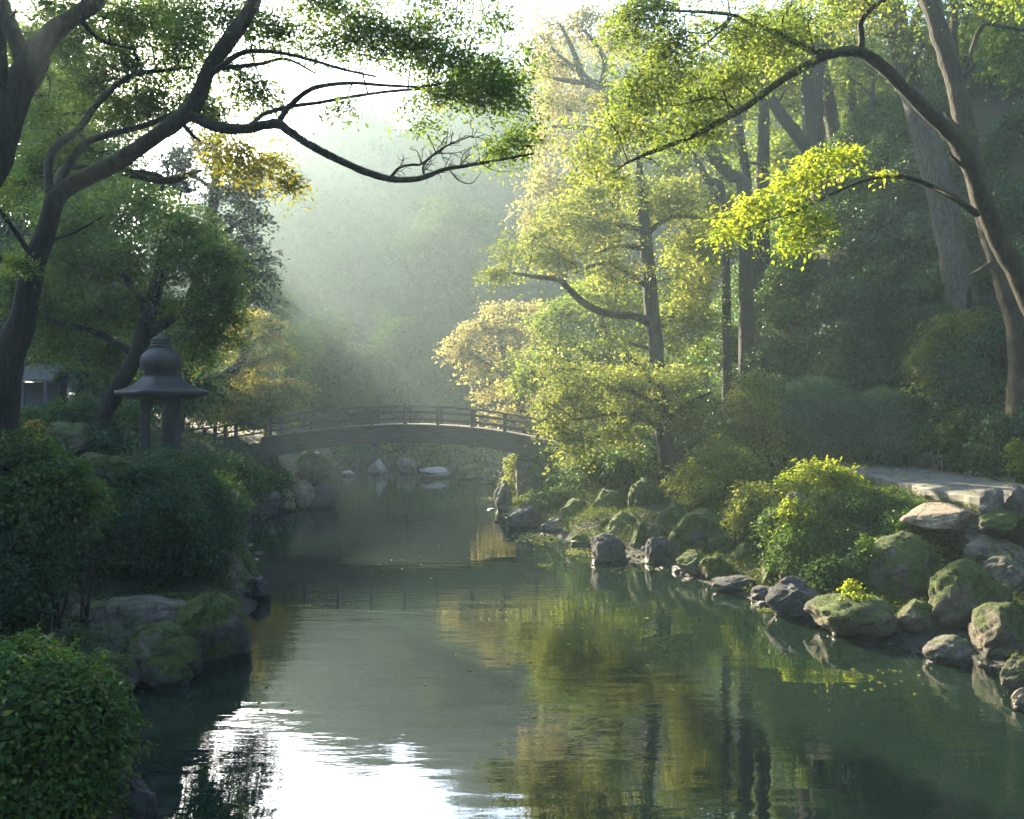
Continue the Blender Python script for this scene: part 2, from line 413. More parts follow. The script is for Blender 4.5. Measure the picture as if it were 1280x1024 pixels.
def water_mat():
    m, nt, b, out = new_mat('river_water')
    geo = nt.nodes.new('ShaderNodeNewGeometry')
    def wv(scale, sx, sy, det, rot=0):
        mp = nt.nodes.new('ShaderNodeMapping'); mp.inputs['Scale'].default_value = (sx, sy, 1); mp.inputs['Rotation'].default_value = (0, 0, rot)
        n = nt.nodes.new('ShaderNodeTexNoise'); n.inputs['Scale'].default_value = scale; n.inputs['Detail'].default_value = det
        nt.links.new(geo.outputs['Position'], mp.inputs[0]); nt.links.new(mp.outputs[0], n.inputs['Vector']); return n
    fine = wv(1.0, 1.6, 5.2, 3, .1); mid = wv(1.0, .35, 1.5, 2, -.08); patch = wv(.16, 1, 1.6, 2)
    pr = nt.nodes.new('ShaderNodeMapRange'); pr.inputs['From Min'].default_value = .42; pr.inputs['From Max'].default_value = .64
    pr.inputs['To Min'].default_value = .12; pr.inputs['To Max'].default_value = .9
    nt.links.new(patch.outputs['Fac'], pr.inputs['Value'])
    mu = nt.nodes.new('ShaderNodeMath'); mu.operation = 'MULTIPLY'
    nt.links.new(fine.outputs['Fac'], mu.inputs[0]); nt.links.new(pr.outputs[0], mu.inputs[1])
    ad = nt.nodes.new('ShaderNodeMath'); ad.operation = 'MULTIPLY_ADD'; ad.inputs[1].default_value = .9
    nt.links.new(mid.outputs['Fac'], ad.inputs[0]); nt.links.new(mu.outputs[0], ad.inputs[2])
    bp = nt.nodes.new('ShaderNodeBump'); bp.inputs['Strength'].default_value = 1.0; bp.inputs['Distance'].default_value = .0075
    nt.links.new(ad.outputs[0], bp.inputs['Height'])
    nt.links.new(bp.outputs[0], b.inputs['Normal'])
    b.inputs['Base Color'].default_value = (.006, .013, .0085, 1)
    b.inputs['Roughness'].default_value = .015
    b.inputs['IOR'].default_value = 2.4
    # clear in the shallows: part of the light goes through to the bed
    tr = nt.nodes.new('ShaderNodeBsdfTransparent'); tr.inputs['Color'].default_value = (.55, .58, .40, 1)
    fr = nt.nodes.new('ShaderNodeFresnel'); fr.inputs['IOR'].default_value = 2.4; nt.links.new(bp.outputs[0], fr.inputs['Normal'])
    inv = nt.nodes.new('ShaderNodeMath'); inv.operation = 'MULTIPLY_ADD'; inv.inputs[1].default_value = -.6; inv.inputs[2].default_value = .6
    nt.links.new(fr.outputs[0], inv.inputs[0])
    mx = nt.nodes.new('ShaderNodeMixShader'); nt.links.new(inv.outputs[0], mx.inputs['Fac'])
    nt.links.new(b.outputs[0], mx.inputs[1]); nt.links.new(tr.outputs[0], mx.inputs[2])
    nt.links.new(b.outputs[0], out.inputs['Surface'])
    return m
WATER = water_mat()

def stone_path_mat():
    m, nt, b, out = new_mat('path_stone')
    geo = nt.nodes.new('ShaderNodeNewGeometry')
    n1 = nt.nodes.new('ShaderNodeTexNoise'); n1.inputs['Scale'].default_value = 2.2; n1.inputs['Detail'].default_value = 9; n1.inputs['Roughness'].default_value = .7
    n2 = nt.nodes.new('ShaderNodeTexNoise'); n2.inputs['Scale'].default_value = 40; n2.inputs['Detail'].default_value = 3
    for n in (n1, n2): nt.links.new(geo.outputs['Position'], n.inputs['Vector'])
    r = ramp(nt, [(.3, (.055, .053, .043)), (.55, (.10, .096, .078)), (.75, (.15, .142, .115))])
    nt.links.new(n1.outputs['Fac'], r.inputs['Fac']); nt.links.new(r.outputs[0], b.inputs['Base Color'])
    b.inputs['Roughness'].default_value = .8
    ad = nt.nodes.new('ShaderNodeMath'); ad.operation = 'ADD'; nt.links.new(n1.outputs['Fac'], ad.inputs[0]); nt.links.new(n2.outputs['Fac'], ad.inputs[1])
    bp = nt.nodes.new('ShaderNodeBump'); bp.inputs['Strength'].default_value = .5; bp.inputs['Distance'].default_value = .03
    nt.links.new(ad.outputs[0], bp.inputs['Height']); nt.links.new(bp.outputs[0], b.inputs['Normal'])
    return m
PATHM = stone_path_mat()

# ------------------------------------------------------------------ the river banks (one terrain), water, hills
LE = np.array([(-30, -3.0), (5, -3.1), (8.2, -3.6), (10, -4.7), (12, -5.6), (14.6, -5.0), (17.8, -5.3), (20, -6.0), (23.6, -7.5), (30, -9.6), (34, -8.6), (36, -8.4), (40, -10.5), (47, -12.8), (57, -12.5), (70, -12)])
RE = np.array([(-30, 12.), (5, 9.0), (10.8, 7.7), (12.4, 7.3), (14, 6.5), (15.1, 5.9), (16.6, 5.3), (21.2, 3.9), (23.6, 2.6), (29.4, .1), (35.6, -.6), (43, -.3), (50, .2), (57, 0.5), (70, 1)])
YEND = 57.5
def interp(x, tab):
    return np.interp(x, [a for a, _ in tab], [b for _, b in tab])
def sstep(a, b, x):
    t = np.clip((x - a) / (b - a), 0, 1); return t * t * (3 - 2 * t)
PATH_L = np.array([(17.0, 10.1), (20.4, 10.1), (23.5, 10.3), (28.1, 10.8), (32, 11.2)])    # left edge of the walkway: y, x
PATH_W = 3.0
PATH_Z = 2.10
def height(x, y):
    x = np.asarray(x, float); y = np.asarray(y, float)
    xl = np.interp(y, LE[:, 0], LE[:, 1]); xr = np.interp(y, RE[:, 0], RE[:, 1])
    p = np.stack([x, y, 0 * x], -1).reshape(-1, 3)
    n = (nz(p, .55, 1.0) * .22 + nz(p, 1.5, 4.0) * .09).reshape(x.shape)
    sl_, sr_, sb_ = xl - x, x - xr, y - YEND
    # left bank: a low rocky shelf in front, a steeper shrubby bank from the lantern on
    a = interp(sl_, [(0, 0), (.4, .22), (2.2, .36), (3.2, .8), (4.5, 1.9), (6.5, 2.6), (12, 3.3), (25, 5), (60, 16)])
    b = interp(sl_, [(0, 0), (.6, .6), (2, 2.0), (3, 2.55), (7, 3.0), (14, 3.6), (28, 6), (60, 18)])
    hl = a + (b - a) * sstep(15.5, 19.5, y)
    s0 = 10.0 + (5.2 - 10.0) * sstep(28, 39, y)
    ra = interp(sr_, [(0, 0), (2.5, .16), (4, .45), (6, .95), (10, 1.8), (200, 2.3)])
    rb = interp(sr_, [(0, 0), (.5, .22), (1.4, .75), (3, 1.4), (5, 1.8), (200, 2.2)])
    hr = ra + (rb - ra) * sstep(17.2, 20.5, y)
    k = np.maximum(sr_ - s0, 0)
    hr = hr + np.where(k < 4, k * .8, 3.2 + (k - 4) * 1.5); hr = np.where(hr > 17, 17 + (hr - 17) * .5, hr)
    hb = interp(sb_, [(0, 0), (1, .5), (6, 1.4), (20, 4), (50, 14)])
    s = np.maximum(np.maximum(sl_, sr_), sb_)
    h = np.where(sl_ > 0, hl, 0) ; h = np.maximum(h, np.where(sr_ > 0, hr, 0)); h = np.maximum(h, np.where((sb_ > 0) & (s > 0), hb, 0))
    ins = np.clip(-s, 0, None)
    h = np.where(s > 0, h + n * np.clip(s / 1.2, 0, 1) * 1.0, -np.minimum(.18 * ins, 1.1) - .02)
    # the walkway's bench cut into the right bank
    pl = np.interp(y, PATH_L[:, 0], PATH_L[:, 1])
    inside = (x > pl - .35) & (x < pl + PATH_W + .25) & (y > 17.3) & (y < 31.3)
    h = np.where(inside, PATH_Z - .30, h)
    return h

def grid_mesh(name, xs, ys, zfun, mat):
    X, Y = np.meshgrid(xs, ys)
    Z = zfun(X, Y)
    V = np.stack([X, Y, Z], -1).reshape(-1, 3)
    nx, ny = len(xs), len(ys)
    i = (np.arange(ny - 1)[:, None] * nx + np.arange(nx - 1)[None, :])
    Q = np.stack([i, i + 1, i + nx + 1, i + nx], -1).reshape(-1, 4)
    return mesh_np(name, V, Q, mat, smooth=True)

xs = np.concatenate([np.arange(-70, -20, 1.5), np.arange(-20, 20, .22), np.arange(20, 75, 1.5)])
ys = np.concatenate([np.arange(-30, 4, 1.5), np.arange(4, 40, .25), np.arange(40, 62, .6), np.arange(62, 96, 2.0)])
terrain = tag(grid_mesh('terrain', xs, ys, height, GROUND), 'dark soil banks and bed of the river valley', 'ground', kind='structure')
water = tag(mesh_np('water', np.array([(-60, -40, 0), (60, -40, 0), (60, 62, 0), (-60, 62, 0)]), [(0, 1, 2, 3)], WATER), 'still green river reflecting trees and bright sky', 'river', kind='structure')

HD = 118.0
RIDGE = [(-115, 20), (-72, 24), (-44, 29), (-32, 36), (-27, 41), (-12.5, 45), (0, 50), (11, 54), (75, 54)]
def hill_z(x, y):
    rz = interp(x, RIDGE)
    t = np.clip((y - 66 + np.abs(x + 5) * .25) / (HD - 66 + np.abs(x + 5) * .25), 0, 1.3)
    p = np.stack([x, y, 0 * x], -1).reshape(-1, 3)
    n = (nz(p, .09, 2.) * 2.4 + nz(p, .22, 5.) * 1.0).reshape(x.shape)
    z = rz * np.where(t < 1, t ** 1.15, 1 - (t - 1) * .6)
    return z - 1.0 + n * np.clip(t * 3, 0, 1) * np.clip((1.15 - t) * 5, 0, 1)
hills = tag(grid_mesh('hills', np.arange(-115, 75.1, 2), np.arange(60, 134, 2), hill_z, GROUND), 'steep wooded valley side fading into mist behind the bridge', 'hill', kind='structure')

def rim_z(x, y):
    # unseen valley rim, added behind and beside the viewpoint to block sky light
    a = np.maximum(np.abs(x) - 44, 0) * 1.1 * np.clip((70 - y) / 20, 0, 1); b = np.maximum(-y - 16, 0) * 1.15
    p = np.stack([x, y, 0 * x], -1).reshape(-1, 3); n = (nz(p, .1, 4.) * 2.5 + nz(p, .3, 7.)).reshape(x.shape)
    m = np.maximum(a, b)
    return np.where(m > 0, np.minimum(m, 30) + n * np.clip(m / 4, 0, 1), -3.0) - .5
rim = tag(grid_mesh('hills', np.arange(-80, 80.1, 2.0), np.arange(-42, 72, 2.0), rim_z, GROUND), 'unseen valley sides added around the pool to block sky light', 'hill', kind='structure')

# ------------------------------------------------------------------ foliage
RNG = np.random.default_rng(11)
LAI_K = 2.0

def leaves(pos, nrm, tan, L, wr=.55, fold=.12):
    b = norm(np.cross(nrm, tan)); t = np.cross(b, nrm)
    L = L[:, None]
    p0 = pos - t * L * .5; p2 = pos + t * L * .5 - nrm * L * .08
    p1 = pos + b * L * wr * .5 + nrm * L * fold; p3 = pos - b * L * wr * .5 + nrm * L * fold
    return np.stack([p0, p1, p2, p3], 1).reshape(-1, 3)

def sprays_in(clump, n, shell=2.4, lump=.28, up_bias=.0, seed=0.):
    c, r = clump
    d = norm(RNG.normal(size=(n, 3)))
    if up_bias: d[:, 2] = np.where(RNG.random(n) < up_bias, np.abs(d[:, 2]), d[:, 2])
    rad = RNG.random(n) ** (1 / shell)
    rad *= 1 + lump * nz(d, 1.6, seed) + lump * .6 * nz(d, 3.7, seed + 3)
    return c + d * r * rad[:, None], d

def foliage(clumps, leaf, lai=3.0, spray=None, flat=.6, gap=None, gapf=1.0, shell=2.4, lump=.28, up_bias=0., wr=.55, tilt=.5, per=22, maxleaf=90000, droop=.35, floor=None):
    """leaf quads in flattened sprays through the volume of the clumps; returns verts, tint, spray centres by clump"""
    Vs, Ts, SC = [], [], []
    spray = spray or leaf * 3.6
    for k, (c, r) in enumerate(clumps):
        c = np.asarray(c, float); r = np.asarray(r, float)
        area = math.pi * max(r[0] * r[2], r[0] * r[1] * .6)
        n = int(min(maxleaf, LAI_K * lai * area / (.5 * wr * leaf * leaf)))
        ns = max(6, n // per)
        sp, d = sprays_in((c, r), ns, shell, lump, up_bias, seed=k * 1.7 + c[0])
        if gap is not None:
            keep = nz(sp, gapf / max(.35, spray * 2.2), c[1]) > gap
            if keep.sum() > 4: sp, d = sp[keep], d[keep]
        if floor is not None:
            keep = sp[:, 2] > height(sp[:, 0], sp[:, 1]) + floor
            if keep.sum() > 4: sp, d = sp[keep], d[keep]
        SC.append(sp)
        ns = len(sp)
        sn = norm(np.array([0, 0, 1.]) * flat + d * (1.05 - flat) + RNG.normal(size=(ns, 3)) * .25)
        sn = np.repeat(sn, per, 0); sc = np.repeat(sp, per, 0); dd = np.repeat(d, per, 0)
        m = len(sc)
        off = RNG.normal(size=(m, 3)) * spray * .55
        along = (off * sn).sum(1, keepdims=True)
        off = off - sn * along * .72
        rr = np.linalg.norm(off, axis=1, keepdims=True)
        pos = sc + off - np.array([0, 0, 1.]) * droop * rr * rr / spray
        ln = norm(sn + RNG.normal(size=(m, 3)) * tilt)
        tn = norm(off + dd * spray * .5 + RNG.normal(size=(m, 3)) * spray * .5 + np.array([0, 0, -.25 * spray]))
        L = leaf * RNG.choice([.6, .8, 1.0, 1.25, 1.55], m, p=[.2, .25, .25, .2, .1]) * RNG.uniform(.9, 1.1, m)
        Vs.append(leaves(pos, ln, tn, L, wr))
        ts = np.repeat(RNG.normal(.42, .17, ns) + .16 * nz(sp, .8, 9.), per) + RNG.normal(0, .13, m)
        Ts.append(np.clip(ts, 0, 1))
    V = np.vstack(Vs); T = np.concatenate(Ts)
    return V, T, SC

def leaf_mesh(name, V, T, mat, parent=None):
    return mesh_np(name, V, np.arange(len(V)).reshape(-1, 4), mat, parent, tint=T)

def C(px, py, d, rx, ry, rd=None):
    """a clump seen at (px,py), half-sizes in photo pixels at depth d"""
    k = d / F
    return (P(px, py, d), np.array([rx * k, (rd or (rx + ry) * .5) * k, ry * k]))

TREE_GROUPS = {}
def tree(name, label, cat, limbs, clumps, leaf_kind, leaf, bark, lai=3.0, group=None, gap=-.25, gapf=1., flat=.6, twigs=6, extra=None, lump=.28, sides=10, thin=1.0, shell=2.0, tilt=.5, connect=True, spray=None, per=22, droop=.35):
    """limbs: polylines of (px, py, depth, radius in photo px); the first one is the trunk. -> thing > trunk, crown"""
    base = P(*limbs[0][0][:3])
    gz = float(height(np.array([base[0]]), np.array([base[1]]))[0])
    loc = Vector((base[0], base[1], min(gz, base[2])))
    root = empty(name, loc, label, cat, group)
    tb = Tubes(); sk = []
    for i, L in enumerate(limbs):
        pts = np.array([P(*q[:3]) for q in L]); rad = np.array([q[3] * q[2] / F * thin for q in L])
        if i == 0 and base[2] > gz + .05:      # carry the trunk down into the ground
            pts = np.vstack([[base[0] + (pts[0] - pts[1])[0] * .2, base[1], gz - .25], pts]); rad = np.concatenate([[rad[0] * 1.35], rad])
        tb.add(pts, rad, sides if i < 3 else 7)
        for _ in range(3 if (rad.max() > .09 and i < 3) else 0):     # broken stubs
            j = RNG.integers(1, len(pts)); c = pts[j - 1] + (pts[j] - pts[j - 1]) * RNG.random(); rj = rad[j]
            dv = norm(RNG.normal(size=3) + np.array([0, -.4, .5])); L_ = rj * RNG.uniform(1.6, 3.2)
            tb.add([c, c + dv * (rj + L_ * .5), c + dv * (rj + L_) + [0, 0, .05]], [rj * .34, rj * .24, rj * .12], 6)
        for a, b_, ra, rb in zip(pts[:-1], pts[1:], rad[:-1], rad[1:]):
            for t in np.linspace(0, 1, 6): sk.append((*(a + (b_ - a) * t), ra + (rb - ra) * t))
    sk = np.array(sk)
    V, T, SC = foliage(clumps, leaf, lai, flat=flat, gap=gap, gapf=gapf, lump=lump, shell=shell, tilt=tilt, spray=spray, per=per, droop=droop)
    if connect:
        for (c, r), sp in zip(clumps, SC):
            dd = np.linalg.norm(sk[:, :3] - c, axis=1) + np.maximum(0, sk[:, 2] - c[2]) * .6
            j = dd.argmin(); s = sk[j]
            L = np.linalg.norm(s[:3] - c)
            r0 = min(s[3] * .6, .012 + .014 * L)
            mid = (s[:3] + c) / 2 + np.array([RNG.normal() * .08 * L, RNG.normal() * .08 * L, .10 * L])
            if L > 4.5: continue
            if L > .15: tb.add([s[:3], mid, c], [r0, r0 * .7, r0 * .45], 6)
            kk = min(twigs, len(sp))
            for q in sp[RNG.choice(len(sp), kk, replace=False)]:
                o = c + (s[:3] - c) * RNG.random() * .3
                m2 = (o + q) / 2 + RNG.normal(size=3) * .07 * np.linalg.norm(q - o) + np.array([0, 0, .05])
                tb.add([o, m2, q], [r0 * .42, r0 * .3, r0 * .14], 4, wob=0)
    tb.build('trunk', bark, root)
    leaf_mesh('crown', V, T, LEAF[leaf_kind], root)
    if extra:
        for kind, cl, lf, la in extra:
            V, T, SC = foliage(cl, lf, la, flat=flat, gap=gap, gapf=gapf, lump=lump)
            leaf_mesh('crown', V, T, LEAF[kind], root)
    return root

def shrub(label, clumps, kind, leaf, lai=3.2, cat='shrub', name='shrub', group=None, gap=None, flat=.45, lump=.18, tilt=.5, shell=3.2, stems=5, up_bias=.35, per=22, bark=None, droop=.35, spray=None, shoots=9):
    c0, r0 = clumps[0]
    gz = float(height(np.array([c0[0]]), np.array([c0[1]]))[0])
    root = empty(name, (c0[0], c0[1], gz), label, cat, group)
    V, T, SC = foliage(clumps, leaf, lai, flat=flat, gap=gap, lump=lump, tilt=tilt, shell=shell, up_bias=up_bias, per=per, droop=droop, spray=spray)
    tb = Tubes()
    for (c, r), sp in zip(clumps, SC):
        g = float(height(np.array([c[0]]), np.array([c[1]]))[0])
        b = np.array([c[0], c[1], min(g, c[2] - r[2] * .3) - .1])
        if c is clumps[0][0]: b0 = b
        else: tb.add([b0, (b0 + b) / 2, b], [.03, .03, .03], 6, wob=0)
        for q in sp[RNG.choice(len(sp), min(stems, len(sp)), replace=False)]:
            o = b + RNG.normal(size=3) * np.array([.12, .12, 0]) * r[0]
            tb.add([o, (o + q) / 2 + RNG.normal(size=3) * .08, q], [.022, .015, .006], 5, wob=0)
    for (c, r) in clumps:           # stray shoots standing out of the outline
        for _ in range(shoots):
            d = norm(np.array([RNG.normal(), RNG.normal(), abs(RNG.normal()) + .35]))
            p = c + d * r * .85; t = norm(d + np.array([0, 0, .6]) + RNG.normal(size=3) * .35); L = RNG.uniform(.2, .42) * r.mean()
            q = p + np.linspace(0, 1, 16)[:, None] * t * L
            tb.add([c, p, p + t * L], [.008, .007, .003], 4, wob=0)
            sd = norm(RNG.normal(size=(16, 3)) + t * .6)
            V = np.vstack([V, leaves(q + sd * leaf * .4, norm(RNG.normal(size=(16, 3)) * .6 + [0, 0, 1.]), sd, leaf * RNG.uniform(.7, 1.3, 16))])
            T = np.concatenate([T, np.clip(RNG.normal(.62, .15, 16), 0, 1)])
    tb.build('stem', bark or BARK_D, root)
    leaf_mesh('foliage', V, T, LEAF[kind], root)
    return root

# ------------------------------------------------------------------ rocks
def rock_geo(seed, size, cuts=7, rough=.13, sub=5, squash=None):
    bm = bmesh.new(); bmesh.ops.create_icosphere(bm, subdivisions=sub, radius=1.0)
    V = np.array([v.co[:] for v in bm.verts]); Fc = np.array([[v.index for v in f.verts] for f in bm.faces]); bm.free()
    rg = np.random.default_rng(seed)
    for _ in range(cuts):
        n = norm(rg.normal(size=3) * np.array([1, 1, .8])); c = rg.uniform(.55, .88)
        d = V @ n; ov = np.maximum(d - c, 0)
        V = V - (ov * .94)[:, None] * n[None]
    V = V + norm(V) * (rough * nz(V, 1.3, seed) + rough * .45 * nz(V, 3.1, seed + 5) + rough * .24 * nz(V, 7.3, seed + 9) + rough * .12 * nz(V, 15.1, seed + 2))[:, None]
    V = V / np.abs(V).max(0)
    return V * np.asarray(size), Fc

def rock(label, px, top, bot, w, kind, d=None, z=None, name='boulder', seed=None, cuts=7, rot=0., tilt=0., depth=None, group='boulders along the river banks', fuzz=0, cat='rock', rough=.13):
    """a boulder whose top, foot and width are read off the photograph"""
    if d is None: d = shore(bot)
    k = d / F
    base = P(px, bot, d)
    h = (bot - top) * k; wd = w * k / 2
    seed = seed if seed is not None else int(px * 7 + top * 3) % 9973
    # the rock sits a third into ground or water
    hz = h * .66
    dp = depth if depth else wd * .85
    V, Fc = rock_geo(seed, (wd, dp, hz), cuts, rough=rough)
    if rot or tilt:
        ca, sa = math.cos(rot), math.sin(rot); ct, st = math.cos(tilt), math.sin(tilt)
        x, y, zz = V.T
        x, zz = x * ct - zz * st, x * st + zz * ct
        x, y = x * ca - y * sa, x * sa + y * ca
        V = np.stack([x, y, zz], 1)
    c = np.array([base[0], base[1] + dp * .6, base[2] + h - V[:, 2].max()])
    V = V + c
    root_loc = Vector((c[0], c[1], base[2]))
    me_o = mesh_np(name, V - np.array(root_loc), Fc, ROCK[kind], tris=True, smooth=True)
    me_o.location = root_loc
    tag(me_o, label, cat, group)
    if fuzz:
        N = norm((V - c) / np.array([wd, dp, hz]) ** 2)
        up = np.where((N[:, 2] > -.1) & (V[:, 2] > .1) & (nz(V, 1.2, seed) + N[:, 2] * .9 > .15))[0]
        if len(up) > 10:
            ii = RNG.choice(up, int(fuzz))
            rad = .04
            p = V[ii] + RNG.normal(size=(len(ii), 3)) * rad
            n_ = norm(N[ii] + RNG.normal(size=(len(ii), 3)) * .5)
            tn = norm(N[ii] * .8 + RNG.normal(size=(len(ii), 3)) * .6)
            LV = leaves(p, np.cross(n_, tn), tn, RNG.uniform(.025, .06, len(ii)), .3)
            o = leaf_mesh('moss', LV - np.array(root_loc), np.clip(RNG.normal(.4, .2, len(ii)), 0, 1), LEAF['moss']); o['kind'] = 'stuff'
            o.parent = me_o
            o.location = (0, 0, 0)
    return me_o


def slab(label, px, py, d, size, kind, seed, rot=0., tilt=0., group=None, fuzz=0):
    """a broad low ledge stone lying with its top at (px, py, d)"""
    V, Fc = rock_geo(seed, size, 12, rough=.07)
    V[:, 2] = np.where(V[:, 2] > 0, V[:, 2] * .55, V[:, 2])
    x, y, z = V.T
    z = z + x * math.tan(tilt)
    V = np.stack([x * math.cos(rot) - y * math.sin(rot), x * math.sin(rot) + y * math.cos(rot), z], 1)
    c = P(px, py, d) - np.array([0, 0, V[:, 2].max() * .85])
    o = mesh_np('boulder', V, Fc, ROCK[kind], tris=True, smooth=True); o.location = Vector(c)
    return tag(o, label, 'rock', group)

# ------------------------------------------------------------------ walkway of stone slabs (right bank)
def build_path():
    n, m = 90, 14
    yy = np.linspace(17.3, 31.0, n); V = []
    for y in yy:
        xl = np.interp(y, PATH_L[:, 0], PATH_L[:, 1])
        for j in range(m):
            V.append((xl + PATH_W * j / (m - 1), y, PATH_Z))
    V = np.array(V)
    V[:, 0] += .10 * nz(V, .9, 2.) + .04 * nz(V, 3., 4.); V[:, 1] += .12 * nz(V, .8, 6.) * (V[:, 1] < 18)
    V[:, 2] += .025 * nz(V, 1.2, 8.) + .012 * nz(V, 4., 1.)
    seam = np.minimum.reduce([np.abs(V[:, 1] - q - .25 * nz(V, .6, q)) for q in (20.9, 24.6, 28.2)])
    V[:, 2] -= .05 * np.exp(-(seam / .08) ** 2)
    edge = np.zeros(len(V)); J = np.tile(np.arange(m), n); I = np.repeat(np.arange(n), m)
    edge[(J == 0) | (J == m - 1) | (I == 0) | (I == n - 1)] = 1
    V[:, 2] -= .035 * edge
    i = np.arange(n - 1)[:, None] * m + np.arange(m - 1)[None, :]
    Q = [np.stack([i, i + 1, i + m + 1, i + m], -1).reshape(-1, 4)]
    loop = list(range(0, m)) + [k * m + m - 1 for k in range(1, n)] + [(n - 1) * m + j for j in range(m - 2, -1, -1)] + [k * m for k in range(n - 2, 0, -1)]
    B = V[loop].copy(); B[:, 2] -= .30 + .03 * nz(B, 1.5, 3.); c = V.mean(0)
    B[:, :2] += (c[:2] - B[:, :2]) * np.array([.035, .01]) 
    M = B.copy(); M[:, 2] = (M[:, 2] + V[loop][:, 2]) / 2; M[:, :2] = V[loop][:, :2] - norm(c[:2] - V[loop][:, :2]) * .02
    o1, o2 = len(V), len(V) + len(loop); L = len(loop)
    a = np.array(loop); k = np.arange(L); k2 = (k + 1) % L
    Q.append(np.stack([a, o1 + k, o1 + k2, a[k2]], -1)); Q.append(np.stack([o1 + k, o2 + k, o2 + k2, o1 + k2], -1))
    o = mesh_np('path', np.vstack([V, M, B]), np.vstack(Q), PATHM)
    o.data.polygons.foreach_set('use_smooth', np.arange(len(o.data.polygons)) < len(Q[0]))
    return tag(o, 'walkway of long worn grey stone slabs on the right bank', 'path', kind='structure')
build_path()

# ------------------------------------------------------------------ arched footbridge
def curve_px(pts, d, deg=4):
    xs_ = np.array([P(a, b, d)[0] for a, b in pts]); zs_ = np.array([P(a, b, d)[2] for a, b in pts])
    c = np.polyfit(xs_, zs_, deg)
    return lambda x: float(np.polyval(c, x))
YF, YB = 34.0, 36.0
ztop = curve_px([(325, 548), (380, 540), (440, 534), (505, 531.5), (570, 534), (630, 541), (690, 553)], YF)
zbot = curve_px([(332, 572), (400, 560.5), (460, 555), (510, 553), (570, 555.5), (630, 564), (690, 579)], YF)
X0, X1 = P(326, 0, YF)[0], P(694, 0, YF)[0]

def build_bridge():
    root = empty('footbridge', ((X0 + X1) / 2, (YF + YB) / 2, 0), 'low arched timber footbridge with post and rail sides spanning the river', 'bridge')
    xs_ = np.linspace(X0, X1, 40)
    for ya, yb in ((YF, YF + .22), (YB - .22, YB)):
        b = Boxes(); b.strip([(x, ztop(x)) for x in xs_], [(x, zbot(x)) for x in xs_], ya, yb); b.build('girder', WOOD, root, .012)
    b = Boxes(); 
    px_ = np.arange(X0 + .02, X1, .165)
    for x in px_:
        x2 = x + .155
        b.bar((x, (YF + YB) / 2, ztop(x) + .025), (x2, (YF + YB) / 2, ztop(x2) + .025), 2.12 + RNG.uniform(-.02, .02), .045)
    b.build('deck', DECKW, root, 0)
    for x in np.linspace(X0 + .6, X1 - .6, 7):
        z = (ztop(x) + zbot(x)) / 2
        b = Boxes(); b.bar((x, YF + .22, z), (x, YB - .22, z), .18, .22); b.build('cross_beam', WOOD, root)
    posts = [P(q, 0, YF)[0] for q in (337, 380, 422, 464, 506, 547, 590, 631, 672)]
    xe = np.linspace(P(330, 0, YF)[0], X1 + .1, 36)
    for y in (YF + .10, YB - .10):
        for x in posts:
            b = Boxes(); b.bar((x, y, ztop(x) + .04), (x, y, ztop(x) + .735), .135, .13, up=(0, 1, 0)); b.build('post', WOOD, root, .008)
        for nm, h, w, t in (('handrail', .77, .16, .075), ('rail', .53, .06, .095), ('rail', .245, .06, .095)):
            b = Boxes()
            b.strip([(x, ztop(x) + h + t / 2) for x in xe], [(x, ztop(x) + h - t / 2) for x in xe], y - w / 2 , y + w / 2)
            b.build(nm, WOOD, root, .006)
    # stone pier under the right end, timber legs under the left end
    V, Fc = rock_geo(5, (.82, 1.25, 1.5), 9, rough=.05)
    V = np.sign(V) * np.abs(V / [.82, 1.25, 1.5]) ** .45 * [.82, 1.25, 1.5] + [.95, 35.05, .75]
    mesh_np('pier', V, Fc, ROCK['half'], root, tris=True, smooth=True)
    for y in (YF + .12, (YF + YB) / 2, YB - .12):
        for q in (327, 318):
            x = P(q, 0, YF)[0]
            b = Boxes(); b.bar((x, y, ztop(x) - .15), (x + (.35 if q == 327 else 0), y, .5), .17, .17, up=(0, 1, 0)); b.build('support_post', WOOD, root, .01)
    return root
build_bridge()

def build_fence():
    """post and rail fence running on from the bridge's left end along the bank"""
    line = [(330, 525, 534, 34.1), (295, 531, 562, 34.4), (282, 533, 562, 34.6), (269, 534.5, 562, 34.8), (256, 535.5, 562, 35.0), (240, 537, 562, 35.2), (222, 538.5, 562, 35.4), (204, 539, 562, 35.6), (184, 540, 562, 35.8), (166, 540, 562, 36.0)]
    tops = [P(a, b, d) for a, b, c, d in line]
    root = empty('approach_fence', (tops[4][0], tops[4][1], 2.5), 'low weathered post and rail fence leading left from the footbridge', 'fence')
    for (a, b_, c, d), t in zip(line[1:], tops[1:]):
        g = float(height(np.array([t[0]]), np.array([t[1]]))[0])
        b = Boxes(); b.bar((t[0], t[1], min(g, t[2] - .6) - .1), tuple(t + [0, 0, -.02]), .13, .13, up=(0, 1, 0)); b.build('post', OLDW, root)
    for h in (0, -.27, -.5):
        b = Boxes()
        b.strip([(t[0], t[2] + h + .035) for t in tops[::-1]], [(t[0], t[2] + h - .035) for t in tops[::-1]], 34.05 + .0, 34.15)
        for v in b.bm.verts:      # follow the posts as they step back
            v.co.y += np.interp(v.co.x, [t[0] for t in tops[::-1]], [t[1] - 34.1 for t in tops[::-1]]) - .11
        b.build('handrail' if h == 0 else 'rail', OLDW, root, .006)
build_fence()

